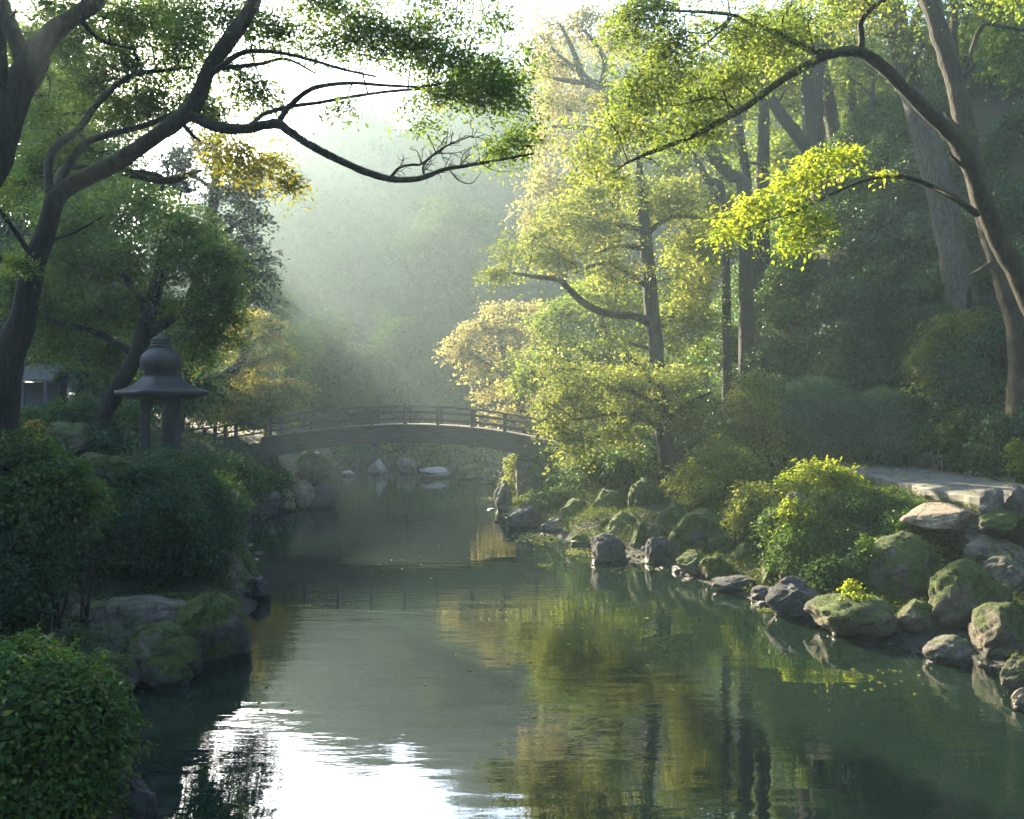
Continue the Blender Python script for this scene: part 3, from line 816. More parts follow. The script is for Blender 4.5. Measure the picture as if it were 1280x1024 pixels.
# ------------------------------------------------------------------ big bronze garden lantern
def lathe(prof, n, mat, name, parent, cx, cy, rot=0., corner=None, smooth=True):
    """prof: (radius, z); corner(r, z, frac) lifts polygon corners"""
    V = []
    th = np.linspace(0, 2 * math.pi, n, endpoint=False) + rot
    for r, z in prof:
        for t in th:
            V.append((cx + r * math.cos(t), cy + r * math.sin(t), z))
    m = len(prof)
    i = np.arange(m - 1)[:, None] * n; j = np.arange(n)[None, :]; j2 = (j + 1) % n
    Q = np.stack([i + j, i + j2, i + n + j2, i + n + j], -1).reshape(-1, 4)
    return mesh_np(name, np.array(V), Q, mat, parent, smooth=smooth)

def build_lantern():
    d = 20.0; k = d / F
    c = P(202, 512, d); cx, cy = c[0], c[1]
    Z = lambda py: CAMZ + (CY - py) * k
    ang = math.atan2(cx, cy)
    g = float(height(np.array([cx]), np.array([cy]))[0])
    root = empty('garden_lantern', (cx, cy, g), 'dark bronze garden lantern with onion globe and flared roof above the left bank shrubs', 'lantern')
    u = np.array([math.cos(ang), -math.sin(ang)]); w = np.array([math.sin(ang), math.cos(ang)])
    # square flared roof: rings of a rounded square, corners dipping outward and up
    def square_ring(half, z, lift, n=48):
        out = []
        for t in np.linspace(0, 2 * math.pi, n, endpoint=False):
            a, b = math.cos(t), math.sin(t); q = max(abs(a), abs(b)); e = 9.0
            s = 1 / (abs(a) ** e + abs(b) ** e) ** (1 / e)
            x, y = a * s * half, b * s * half
            cr = (min(abs(a), abs(b)) / q) ** 3
            rr = math.radians(27)
            x, y = x * math.cos(rr) - y * math.sin(rr), x * math.sin(rr) + y * math.cos(rr)
            p = u * x + w * y
            out.append((cx + p[0], cy + p[1], z + lift * cr))
        return out
    prof = [(2, 466, 0), (15, 468.5, 0), (18, 470, 0), (21, 475, .0), (26, 480.5, .0), (33, 485, .005), (39, 488, .015), (43.5, 489.5, .03), (44, 491, .03), (43, 495.5, .025), (36, 497, .01), (26, 498.5, 0), (2, 498.5, 0)]
    V = []
    for h, py, lf in prof: V += square_ring(h * k, Z(py), lf)
    n = 48; i = np.arange(len(prof) - 1)[:, None] * n; j = np.arange(n)[None, :]; j2 = (j + 1) % n
    Q = np.stack([i + j, i + j2, i + n + j2, i + n + j], -1).reshape(-1, 4)
    o = mesh_np('roof', np.array(V), Q, BRONZE, root, smooth=True)
    # legs with splayed, arched heads and a lintel frame
    off = 18.2 * k; d4 = 12.5 * k
    for sx in (-1, 1):
        for sy in (-1, 1):
            p = u * sx * off + w * sy * off * .5
            tb = Boxes(); zs = [Z(499), Z(508), Z(516), Z(528), Z(548), Z(566), g - .2]; ws = [15, 12.6, 10.8, 10, 10.2, 11.4, 12.5]
            rows = []
            for z, wd in zip(zs, ws):
                hw = wd * k / 2; inn = (wd - 10) * k * .5
                q = p - u * sx * inn
                rows.append([tb.bm.verts.new((cx + q[0] + (u * a + w * b)[0] * hw, cy + q[1] + (u * a + w * b)[1] * hw, z)) for a, b in ((-1, -1), (1, -1), (1, 1), (-1, 1))])
            for r0, r1 in zip(rows[:-1], rows[1:]):
                for e in range(4): tb.bm.faces.new([r0[e], r0[(e + 1) % 4], r1[(e + 1) % 4], r1[e]])
            tb.bm.faces.new(rows[0]); tb.bm.faces.new(rows[-1][::-1])
            tb.build('leg', BRONZE, root, .025)
    b = Boxes()
    for s in (-1, 1):
        e = u * 10.8 * k; f = w * s * off * .5
        b.bar((cx + f[0] - e[0], cy + f[1] - e[1], Z(502)), (cx + f[0] + e[0], cy + f[1] + e[1], Z(502)), .2, 8 * k)
    b.build('lintel', BRONZE, root, .01)
    gl = [(19.5, 469.6), (20.5, 467.5), (20, 466), (22.5, 463), (24.6, 458), (25.2, 453), (24.6, 448.5), (22.6, 444), (19.4, 440.5), (15.5, 437.5), (12.2, 435.5), (11.5, 434.5)]
    lathe([(r * k, Z(y)) for r, y in gl], 40, BRONZE, 'globe', root, cx, cy)
    nr = [(11, 435), (12.8, 434.2), (12.8, 432.4), (11.4, 431.6), (11.4, 430.8), (12.4, 430), (12.4, 427.8), (10.8, 427)]
    lathe([(r * k, Z(y)) for r, y in nr], 32, BRONZE, 'neck_ring', root, cx, cy)
    fn = [(11, 427.4), (12, 425.8), (11, 423.6), (8, 421.2), (4.6, 419.6), (3.4, 418.8), (2.2, 418), (.1, 417.2)]
    lathe([(r * k, Z(y)) for r, y in fn], 32, BRONZE, 'finial', root, cx, cy)
build_lantern()

def build_hut():
    d = 33.0
    a, b = P(2, 463, d), P(62, 463, d)
    g = float(height(np.array([a[0]]), np.array([d]))[0])
    root = empty('garden_hut', ((a[0] + b[0]) / 2, d, g), 'small dark hut with a flat grey roof among trees at far left', 'hut')
    bx = Boxes(); z1, z0 = P(0, 463, d)[2], P(0, 476.5, d)[2]
    v = [bx.bm.verts.new(q) for q in ((a[0], d, z0), (b[0], d, z0), (b[0] - .25, d + 1.8, z1 + .25), (a[0] + .1, d + 1.8, z1 + .25), (a[0], d, z0 + .08), (b[0], d, z0 + .08), (b[0] - .25, d + 1.8, z1 + .33), (a[0] + .1, d + 1.8, z1 + .33))]
    for f in ((0, 3, 2, 1), (4, 5, 6, 7), (0, 1, 5, 4), (1, 2, 6, 5), (2, 3, 7, 6), (3, 0, 4, 7)): bx.bm.faces.new([v[i] for i in f])
    bx.build('roof', OLDW, root)
    bx = Boxes(); bx.bar((a[0] + .15, d + 1.2, (g + z0) / 2 - .2), (b[0] - .3, d + 1.2, (g + z0) / 2 - .2), .12, z0 - g + .35); bx.build('wall', OLDW, root)
    for q in (27, 56):
        x = P(q, 0, d)[0]; bx = Boxes(); bx.bar((x, d + .08, g - .2), (x, d + .08, z0 - .004), .12, .12, up=(0, 1, 0)); bx.build('post', OLDW, root)
build_hut()

def build_basin():
    d = 25.0; a = P(153, 552, d)
    g = float(height(np.array([a[0]]), np.array([a[1]]))[0])
    root = empty('stone_basin', (a[0], a[1], g), 'small grey stone water basin behind the lantern shrubs', 'basin')
    lathe([(.02, a[2] + .02), (.26, a[2] + .02), (.36, a[2] + .22), (.38, a[2] + .28), (.34, a[2] + .29), (.28, a[2] + .16), (.02, a[2] + .15)], 24, ROCK['bare'], 'bowl', root, a[0], a[1])
    lathe([(.24, g - .1), (.2, a[2] - .1), (.22, a[2] + .015), (.02, a[2] + .018)], 20, ROCK['bare'], 'pedestal', root, a[0], a[1])
build_basin()

# ------------------------------------------------------------------ trees, left bank
def bare_twigs(n):
    base = [(488, 219, 12.9), (500, 210, 12.8), (527, 205, 12.7), (545, 191, 12.6), (565, 180, 12.6), (556, 211, 12.8), (575, 208, 12.7), (600, 204, 12.7), (531, 212, 12.8), (545, 190, 12.8), (590, 172, 12.6), (625, 199, 12.6)]
    out = []
    for _ in range(n):
        px, py, d = base[RNG.integers(len(base))]
        a = RNG.normal(-.9, .8); L = RNG.uniform(12, 34); p = [(px, py, d, RNG.uniform(.7, 1.1))]
        for k in range(4):
            a += RNG.normal(0, .45); px += math.cos(a) * L / 4; py += math.sin(a) * L / 4; d += RNG.normal(0, .05)
            p.append((px, py, d, .75 - .13 * k))
        out.append(p)
        b = a + RNG.choice([-1, 1]) * RNG.uniform(.4, .9); q = p[2]
        out.append([q, (q[0] + math.cos(b) * 6, q[1] + math.sin(b) * 6, q[2], .45), (q[0] + math.cos(b + .3) * 12, q[1] + math.sin(b + .3) * 12, q[2], .3)])
    return out
TWIGS = bare_twigs(34)
tree('leaning_tree', 'dark leaning tree whose long bare limb reaches right over the river', 'tree',
  [[(-2, 520, 14, 30), (6, 462, 14, 26), (28, 400, 14, 20), (42, 335, 14, 18), (57, 290, 14, 16), (74, 245, 14, 14.5), (108, 222, 14, 14), (150, 201, 14, 13.5), (195, 170, 14, 13), (235, 141, 14, 13), (249, 118, 14, 14), (262, 85, 13.9, 12), (287, 48, 13.7, 12), (315, 8, 13.5, 11), (335, -40, 13.3, 8)],
   [(232, 142, 14, 9), (250, 150, 13.9, 9), (272, 159, 13.8, 9), (305, 161, 13.6, 8), (345, 155, 13.5, 8), (362, 165, 13.4, 7), (385, 180, 13.3, 6.3), (415, 196, 13.2, 6), (455, 214, 13.0, 6), (490, 224, 12.9, 5.6), (525, 223, 12.8, 4.5), (555, 212, 12.8, 3.8), (590, 206, 12.7, 3), (630, 199, 12.6, 2.3), (668, 192, 12.6, 1.5)],
   [(347, 154, 13.5, 5), (360, 135, 13.5, 4.6), (380, 117, 13.4, 4.2), (400, 108, 13.3, 3.8), (440, 104, 13.2, 3), (485, 107, 13.1, 2.4), (530, 108, 13, 2), (575, 100, 13, 1.4)],
   [(312, 158, 13.6, 4), (330, 143, 13.8, 3.6), (360, 134, 14, 3.2), (400, 128, 14.1, 3), (440, 121, 14.2, 2.8), (490, 114, 14.2, 2.4), (540, 112, 14.2, 2.2), (585, 121, 14.2, 1.8), (630, 138, 14.2, 1.3), (655, 152, 14.2, .9)],
   [(264, 92, 13.9, 6), (278, 82, 13.6, 5), (300, 67, 13.3, 4.6), (320, 64, 13.2, 4), (350, 66, 13.1, 3.2), (385, 74, 13, 2.8), (430, 87, 12.9, 2.3), (470, 96, 12.8, 1.6)],
   [(268, 86, 13.9, 5), (290, 84, 14.2, 4), (325, 80, 14.4, 3.3), (358, 74, 14.6, 2.4), (395, 92, 14.8, 1.6)],
   [(60, 262, 14, 8), (82, 214, 14.2, 6.6), (101, 185, 14.4, 6), (115, 175, 14.5, 5.6), (150, 165, 14.7, 5), (190, 154, 14.9, 4.4), (225, 138, 15, 3)],
   [(62, 240, 14, 7), (60, 205, 14.3, 6.8), (72, 182, 14.5, 6.2), (100, 160, 14.8, 6), (120, 132, 15, 5), (160, 96, 15.3, 4.4), (205, 88, 15.5, 3.2), (240, 84, 15.7, 2)],
   [(44, 330, 14, 5), (20, 290, 13.7, 4), (-10, 250, 13.4, 3)], [(46, 320, 14, 4), (68, 300, 14.4, 3), (95, 290, 14.8, 2), (130, 270, 15, 1.2)],
   [(487, 223, 12.9, 2.6), (499, 210, 12.8, 2.4), (515, 206, 12.7, 2.2), (527, 205, 12.7, 2), (545, 191, 12.6, 1.8), (563, 180, 12.6, 1.4), (590, 170, 12.6, .9)],
   [(531, 221, 12.8, 2.2), (529, 209, 12.8, 2), (538, 197, 12.8, 1.5), (556, 184, 12.8, 1.1), (560, 160, 12.8, .5)], [(527, 206, 12.7, 1.2), (522, 190, 12.7, .8), (512, 186, 12.7, .4)],
   [(545, 191, 12.6, 1.1), (538, 175, 12.6, .7), (534, 168, 12.6, .4)], [(560, 210, 12.8, 1.2), (575, 226, 12.8, 1), (590, 229, 12.8, .8), (602, 214, 12.8, .5)], [(563, 181, 12.6, 1), (566, 163, 12.6, .5)], [(556, 184, 12.8, .9), (546, 172, 12.8, .4)],
   [(575, 209, 12.7, 1.2), (580, 192, 12.7, .8), (598, 181, 12.7, .5)], [(590, 206, 12.7, 1.1), (610, 192, 12.7, .8), (640, 186, 12.7, .4)], [(545, 192, 12.6, .9), (570, 191, 12.6, .6), (590, 184, 12.6, .4)], [(540, 198, 12.8, .7), (536, 186, 12.8, .3)], [(550, 188, 12.6, .7), (556, 173, 12.6, .3)], [(600, 204, 12.7, .9), (618, 213, 12.7, .6), (640, 215, 12.7, .4)]] + TWIGS,
  [C(520, 55, 13.6, 62, 36), C(585, 75, 13.2, 62, 40), C(640, 95, 13, 46, 44), C(655, 145, 13, 28, 28), C(600, 22, 13.4, 55, 26), C(450, 45, 13.8, 52, 28), C(392, 55, 14, 52, 30), C(345, 42, 14.2, 46, 28), C(410, 8, 14, 60, 22), C(500, 8, 14, 60, 22), C(560, 118, 13.2, 44, 18), C(437, 136, 13.2, 26, 13), C(505, 135, 13, 18, 30), C(532, 158, 13, 14, 9), C(645, 182, 12.8, 42, 13), C(618, 195, 12.8, 20, 9),
   C(610, 110, 12.6, 40, 26), C(300, 22, 14.4, 50, 28), C(240, 20, 15, 52, 28), C(300, 105, 14.6, 44, 32), C(335, 120, 14.6, 26, 22), C(215, 60, 15.6, 52, 34), C(165, 80, 16, 52, 36), C(180, 130, 16.2, 60, 34), C(235, 120, 15.6, 44, 28), C(110, 105, 16, 52, 40), C(70, 165, 16, 44, 36), C(120, 195, 16.4, 52, 26), C(170, 30, 16, 52, 32), C(100, 40, 16.5, 52, 40), C(30, 230, 14.5, 40, 26), C(25, 330, 13, 22, 14),
   C(150, 150, 17.5, 60, 40), C(90, 60, 17.5, 60, 44), C(210, 20, 17, 60, 34), C(255, 70, 16.5, 36, 30), C(40, 120, 17.5, 50, 44), C(60, 210, 17.5, 50, 34), C(265, 140, 16, 30, 20),
   C(120, -70, 15, 110, 50), C(300, -70, 14, 110, 50), C(480, -70, 13, 110, 46), C(620, -60, 13, 70, 40)],  # unseen clumps overhead, added to shade the left bank and the air
  'canopy', .062, BARK_D, lai=2.35, gap=-.13, twigs=8, thin=.74, per=44, spray=.30, flat=.8, droop=.25, extra=[('amber', [C(300, 200, 16.5, 44, 30), C(345, 212, 16.3, 36, 26), C(275, 178, 16.6, 26, 16), C(365, 232, 16.2, 18, 14), C(325, 180, 16.6, 40, 18)], .08, 2.0)], sides=14)

tree('forked_tree', 'thick dark forked trunk rising at the left edge of the photo', 'tree',
  [[(-60, 480, 12, 30), (-34, 370, 12, 28), (-36, 270, 12, 27), (-14, 212, 12, 26), (10, 150, 12, 25), (34, 88, 12, 24), (62, 45, 12, 17), (92, 22, 12, 15), (122, 0, 12, 14), (150, -40, 12, 11)],
   [(34, 90, 12, 16), (22, 55, 12, 14), (8, 18, 12, 12), (-8, -30, 12, 10)], [(12, 150, 12, 12), (4, 130, 11.9, 9), (4, 90, 11.7, 7), (2, 40, 11.5, 6), (-6, 0, 11.4, 5)],
   [(98, 22, 12, 5), (112, 38, 12.3, 4.5), (130, 52, 12.6, 3.5), (170, 62, 12.9, 2)], [(40, 110, 12, 6), (52, 95, 12.4, 4), (62, 75, 12.6, 3)], [(30, 120, 12, 6), (48, 105, 12.5, 4.4), (60, 80, 12.7, 3)]],
  [C(60, 10, 13, 46, 30), C(130, 20, 13, 50, 28), C(20, 50, 13.4, 34, 30), C(190, 10, 13.2, 46, 22), C(60, 130, 14, 30, 26), C(40, -90, 12, 130, 60), C(180, -120, 11.5, 110, 60), C(-60, 40, 12, 60, 90), C(-80, 200, 12, 60, 90)], 'canopy', .065, BARK_D, lai=2.0, gap=-.1, sides=16, thin=.72, per=44, spray=.3, flat=.8)  # clumps above the frame are added to shade the air below

tree('spreading_tree', 'broad dense green tree behind the garden lantern', 'tree',
  [[(124, 560, 22, 11), (130, 525, 22, 10), (150, 480, 22, 10), (170, 445, 22, 9.5), (182, 408, 22, 9), (194, 368, 22, 8), (200, 335, 22, 6), (204, 300, 22, 4)],
   [(178, 420, 22, 7), (206, 405, 22, 6), (226, 394, 22, 6), (245, 402, 22, 5), (262, 420, 22, 3.4)], [(186, 395, 22, 5), (160, 350, 22.4, 4), (130, 325, 22.6, 3), (95, 330, 22.8, 2)], [(194, 360, 22, 5), (225, 320, 21.6, 4), (255, 300, 21.4, 3)], [(170, 445, 22, 5), (130, 420, 22.3, 4), (95, 408, 22.6, 3), (60, 400, 22.8, 2)]],
  [C(100, 268, 23, 62, 34), C(170, 255, 23, 62, 36), C(232, 285, 22, 56, 36), C(275, 325, 21.5, 36, 34), C(215, 325, 21.5, 56, 36), C(150, 320, 22.6, 60, 40), C(80, 320, 22.6, 60, 40), C(255, 372, 21.4, 44, 34), C(280, 360, 21.2, 26, 22), C(195, 380, 22.6, 46, 34), C(130, 385, 23, 56, 36), C(60, 385, 23, 52, 34), C(262, 415, 21.6, 34, 26), C(235, 440, 22.4, 40, 24), C(90, 435, 23.4, 46, 30), C(140, 440, 23.4, 40, 28), C(20, 350, 23, 40, 40), C(285, 395, 21.2, 22, 26)],
  'canopy', .10, BARK_D, lai=2.4, gap=-.3, twigs=5, lump=.3, per=36, spray=.42, flat=.75)

tree('dark_conifer', 'dark bluish conifer standing tall behind the dense green tree', 'tree',
  [[(212, 525, 31, 8), (224, 440, 31, 8), (250, 340, 31, 7), (268, 250, 31, 6), (270, 180, 31, 3)], [(268, 350, 31, 4), (295, 330, 31, 3), (325, 325, 31, 2)], [(269, 300, 31, 4), (295, 280, 31, 3), (318, 268, 31, 2)], [(270, 240, 31, 3), (240, 220, 31, 2.4), (205, 222, 31, 1.6)]],
  [C(262, 178, 31, 34, 14), C(232, 200, 31, 40, 16), C(285, 206, 31, 34, 15), C(210, 228, 31, 36, 14), C(262, 235, 31, 40, 16), C(305, 240, 31, 26, 14), C(318, 268, 31, 22, 12), C(285, 278, 31, 36, 14), C(308, 300, 31, 24, 12), C(326, 318, 31, 20, 12), C(328, 342, 31, 18, 10), C(300, 345, 31, 26, 14), C(316, 368, 31, 16, 10), C(285, 320, 31, 30, 18)],
  'conifer', .15, BARK_D, lai=3.0, gap=-.2, flat=.8, twigs=3, lump=.35)

tree('layered_maple', 'layered maple with golden orange pads behind the left end of the bridge', 'tree',
  [[(225, 512, 39.5, 8), (248, 490, 39.5, 8), (275, 474, 39.5, 7.5), (300, 455, 39.5, 6.5), (306, 440, 39.5, 5), (312, 415, 39.5, 3.5)], [(275, 474, 39.5, 4), (300, 492, 39.6, 3), (325, 500, 39.7, 2)], [(300, 455, 39.5, 4), (330, 448, 39.8, 3), (352, 438, 39.6, 2)], [(306, 436, 39.5, 3), (330, 420, 39.8, 2.2), (354, 408, 39.6, 1.4)]],
  [C(312, 398, 39.5, 26, 14), C(300, 425, 39.2, 24, 16), C(332, 420, 39.8, 26, 10), C(354, 406, 39.6, 16, 6), C(345, 447, 39.6, 32, 9), C(312, 452, 39.8, 26, 8), C(350, 481, 39.6, 38, 8), C(300, 475, 39.4, 30, 10), C(325, 497, 39.8, 56, 9), C(280, 497, 39.2, 34, 13), C(300, 518, 39.4, 50, 10), C(345, 512, 39.6, 38, 8)],
  'amber', .15, BARK_D, lai=2.6, gap=-.4, flat=.9, twigs=4, lump=.2, extra=[('olive', [C(330, 440, 39.6, 40, 12), C(262, 505, 39, 28, 18), C(340, 492, 39.6, 50, 12), C(310, 525, 39.2, 60, 10)], .15, 2.0)])

for lab, limbs, cl, kind in [
  ('tall shaded tree behind the forked trunk near the hut', [[(75, 500, 38, 8), (80, 400, 38, 8), (85, 250, 38, 7), (90, 150, 38, 4)]], [C(40, 150, 38, 70, 50), C(110, 175, 38, 70, 46), C(60, 230, 38, 80, 50), C(140, 235, 38, 60, 50), C(20, 290, 38, 60, 50), C(90, 110, 38, 60, 40), C(10, 60, 38, 60, 46), C(60, 330, 38, 80, 40), C(-60, 120, 38, 80, 80), C(-70, 260, 38, 80, 80)], 'dense'),  # clumps past the left edge are added, out of view, to shade the bank
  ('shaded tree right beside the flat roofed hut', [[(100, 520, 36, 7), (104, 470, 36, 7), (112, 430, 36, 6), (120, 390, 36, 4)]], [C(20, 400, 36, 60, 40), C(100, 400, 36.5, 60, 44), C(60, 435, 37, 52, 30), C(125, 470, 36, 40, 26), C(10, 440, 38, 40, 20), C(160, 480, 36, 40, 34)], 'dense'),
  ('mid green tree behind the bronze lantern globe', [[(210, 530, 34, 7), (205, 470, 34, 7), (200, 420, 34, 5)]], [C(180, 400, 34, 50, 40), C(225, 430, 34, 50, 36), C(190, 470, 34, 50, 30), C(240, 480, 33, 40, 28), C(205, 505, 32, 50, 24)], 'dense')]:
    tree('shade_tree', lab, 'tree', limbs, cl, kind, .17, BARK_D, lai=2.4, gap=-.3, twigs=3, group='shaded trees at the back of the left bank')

tb = Tubes()
tb.add([P(152, 219, 17), P(178, 222, 17), P(200, 226, 17), P(222, 224, 17), P(238, 217, 17), P(253, 213, 17)], np.array([2, 4, 4.4, 4.6, 3, 1.4]) * 17 / F, 8)
tb.add([P(205, 225, 17), P(196, 218, 16.8), P(170, 215, 16.6), P(120, 210, 16.4), P(78, 212, 15.2), P(70, 240, 14.1)], np.array([3, 3, 3, 3, 3.4, 4]) * 16 / F, 7)
o = tb.build('broken_branch', BARK_D)
tag(o, 'bare broken branch stub jutting right below the leaning tree limb', 'branch')

# ------------------------------------------------------------------ trees, right bank
tree('arching_tree', 'dark mossy tree arching left with bright yellow green sprays', 'tree',
  [[(1330, 460, 17, 24), (1300, 400, 17, 20), (1272, 342, 17, 18), (1248, 300, 17, 16), (1228, 250, 17, 15), (1212, 205, 17, 14.5), (1194, 172, 17, 13), (1162, 142, 17, 11.5), (1132, 112, 17, 11), (1106, 86, 17, 10.5), (1082, 68, 17, 9.5), (1055, 64, 17, 8.5), (1030, 71, 16.9, 7.5), (1000, 86, 16.7, 7), (966, 108, 16.5, 6.4), (935, 132, 16.3, 6), (900, 152, 16.1, 5.2), (860, 173, 16, 4.4), (815, 190, 15.9, 3.4), (785, 203, 15.8, 2.4), (765, 216, 15.8, 1.4)],
   [(1046, 66, 17, 6), (1020, 64, 16.7, 5.5), (1004, 58, 16.5, 5.2), (985, 48, 16.3, 4.6), (962, 38, 16.1, 4.2), (935, 28, 15.9, 3.6), (912, 18, 15.8, 3), (875, 15, 15.6, 2.4), (835, 13, 15.4, 2), (795, 7, 15.3, 1.2)],
   [(1076, 68, 17, 5.5), (1077, 45, 17, 5), (1076, 28, 17, 4.8), (1090, 10, 17, 4.6), (1112, -6, 17, 4.4), (1140, -40, 17, 3.5)],
   [(1222, 268, 16.9, 6), (1196, 250, 16.6, 4.6), (1165, 233, 16.4, 4.2), (1142, 224, 16.2, 4), (1115, 220, 16.1, 3.6), (1080, 226, 15.9, 3), (1045, 240, 15.7, 2.6), (1000, 262, 15.4, 2), (960, 276, 15.2, 1.4), (935, 284, 15.1, .8)],
   [(922, 142, 16.2, 2.6), (905, 125, 16.1, 2.2), (880, 124, 16, 1.8), (845, 132, 15.8, 1.2), (825, 130, 15.8, .6)], [(912, 147, 16.2, 1.8), (905, 116, 16.1, 1.4), (890, 112, 16, .8)], [(912, 17, 15.8, 2), (905, 30, 15.7, 1.6), (880, 42, 15.5, 1.4), (850, 36, 15.4, 1), (835, 26, 15.3, .6)], [(912, 22, 15.8, 1.8), (895, 45, 15.6, 1.3), (860, 68, 15.5, .9), (845, 78, 15.4, .5)], [(985, 48, 16.3, 1.8), (978, 25, 16.2, 1.2), (990, 5, 16.2, .7)],
   [(800, 196, 15.8, 1.4), (815, 200, 15.8, 1), (826, 210, 15.8, .6)], [(905, 68, 15.8, .8), (885, 55, 15.7, 1.4), (905, 35, 15.7, 1.6), (915, 20, 15.8, 2)], [(1165, 234, 16.4, 2), (1190, 246, 16, 1.4), (1218, 262, 15.8, .8)]],
  [C(785, 40, 15.6, 36, 32), C(845, 55, 15.6, 56, 40), C(905, 40, 16, 52, 36), C(965, 50, 16.4, 46, 34), C(800, 105, 15.6, 54, 34), C(762, 150, 15.6, 42, 34), C(735, 195, 15.6, 26, 32), C(800, 160, 15.8, 50, 30), C(860, 125, 16, 50, 30), C(755, 225, 15.6, 38, 20), C(920, 95, 16.4, 46, 28), C(1010, 20, 16.8, 46, 26), C(820, 8, 15.6, 60, 22), C(870, 165, 16.2, 36, 16), C(1060, -20, 17, 60, 34), C(900, -50, 16, 90, 44), C(1120, -80, 17, 110, 60), C(1260, -60, 17, 90, 60)],  # clumps above the frame are added to hold back sky light
  'bright', .075, BARK_M, lai=2.1, gap=-.12, twigs=8, sides=14, thin=.72, per=44, spray=.36, flat=.8, droop=.25,
  extra=[('lime', [C(1030, 202, 15.8, 46, 17), C(985, 225, 15.6, 50, 20), C(940, 255, 15.2, 42, 18), C(912, 290, 15.0, 24, 15), C(985, 258, 15.4, 44, 14), C(1008, 283, 15.2, 30, 20), C(990, 305, 15.2, 22, 12), C(1062, 190, 16, 18, 9), C(930, 275, 15.1, 34, 16)], .08, 2.2), ('lime', [C(1105, 217, 16, 16, 5)], .07, 1.5)])

tree('tall_grey_tree', 'tall pale grey trunk with its base behind the brownish round bush', 'tree',
  [[(1222, 440, 29, 30), (1210, 400, 29, 26), (1200, 360, 29, 22), (1188, 300, 29, 20), (1175, 240, 29, 19), (1160, 185, 29, 19), (1145, 130, 29, 18), (1128, 70, 29, 17), (1112, 0, 29, 16), (1100, -60, 29, 14)], [(1128, 70, 29, 8), (1150, 10, 29, 6), (1165, -40, 29, 5)]],
  [C(1080, 10, 27, 60, 40), C(1150, 40, 28, 50, 40), C(1140, -20, 27, 70, 30), C(1240, 20, 27, 60, 40)], 'olive', .13, BARK_G, lai=1.5, gap=-.05, sides=16, thin=.8)
tree('slim_grey_tree', 'slimmer grey trunk crossing just behind the dark arching tree', 'tree',
  [[(1275, 420, 23, 20), (1256, 345, 23, 18), (1238, 290, 23, 17), (1222, 230, 23, 16.5), (1208, 165, 23, 16), (1194, 105, 23, 15.5), (1178, 50, 23, 15), (1158, -15, 23, 14), (1145, -60, 23, 12)], [(1200, 120, 23, 4), (1225, 36, 22.8, 4), (1255, 34, 22.6, 3), (1290, 40, 22.5, 2)], [(1196, 110, 23, 8), (1192, 60, 23.4, 7), (1193, 0, 23.6, 6), (1194, -50, 23.6, 5)]],
  [C(1220, 10, 24, 60, 36), C(1265, 60, 24, 40, 36), C(1180, -10, 24, 40, 22)], 'canopy', .12, BARK_M, lai=1.5, gap=-.05, sides=16, thin=.72)

tree('riverside_tree', 'slender dark trunk with a crooked bare limb reaching left above the right bank', 'tree',
  [[(832, 575, 31, 9), (829, 540, 31, 9), (824, 480, 31, 9), (819, 430, 31, 9.5), (813, 370, 31, 9), (808, 310, 31, 8.5), (804, 270, 31, 8), (800, 230, 31, 6), (798, 190, 31, 4)], [(816, 408, 31, 5.5), (796, 396, 30.8, 5), (765, 393, 30.6, 5), (742, 386, 30.4, 4.6), (724, 374, 30.2, 4.6), (712, 362, 30, 4), (698, 350, 29.9, 3.6), (668, 346, 29.8, 2.6), (640, 341, 29.7, 1.4)], [(806, 290, 31, 4), (780, 282, 30.8, 3), (750, 280, 30.6, 2)], [(807, 295, 31, 4), (826, 278, 31, 3), (850, 270, 31.2, 2.4), (890, 276, 31.4, 1.4)], [(808, 310, 31, 3.4), (770, 308, 30.7, 2.4), (740, 320, 30.5, 1.4)], [(812, 360, 31, 3), (760, 330, 30.6, 2.2), (720, 340, 30.4, 1.2)]],
  [C(640, 325, 29.6, 34, 24), C(665, 300, 29.8, 44, 26), C(700, 270, 30, 42, 28), C(700, 320, 30, 44, 24), C(750, 290, 30.5, 46, 32), C(760, 340, 30.4, 46, 28), C(790, 250, 31, 52, 30), C(850, 250, 31.4, 48, 34), C(870, 300, 31.4, 44, 34), C(860, 350, 31.6, 44, 34), C(620, 345, 29.6, 20, 14), C(740, 240, 30.6, 42, 24), C(860, 400, 32, 40, 34)],
  'olive', .12, BARK_D, lai=2.2, gap=-.12, twigs=6, per=44, spray=.55, flat=.85, droop=.2)
tree('golden_maple', 'sunlit golden green maple behind the slender dark trunk', 'tree',
  [[(770, 560, 36, 7), (768, 510, 36, 7), (760, 450, 36, 6), (750, 390, 36, 4)], [(766, 480, 36, 4), (730, 440, 36, 3), (700, 420, 36, 2)], [(766, 480, 36, 4), (800, 430, 36, 3), (840, 400, 36, 2)]],
  [C(700, 390, 35, 44, 30), C(750, 370, 36, 56, 36), C(690, 440, 35, 42, 34), C(760, 430, 35, 52, 36), C(840, 380, 36, 46, 36), C(730, 480, 34.5, 50, 34), C(850, 440, 35, 40, 40), C(870, 340, 36, 40, 40), C(900, 300, 37, 44, 44), C(660, 470, 35, 26, 24), C(795, 500, 34, 50, 30)],
  'bright', .14, BARK_D, lai=2.2, gap=-.15, twigs=4, per=40, spray=.6, flat=.8, droop=.25)
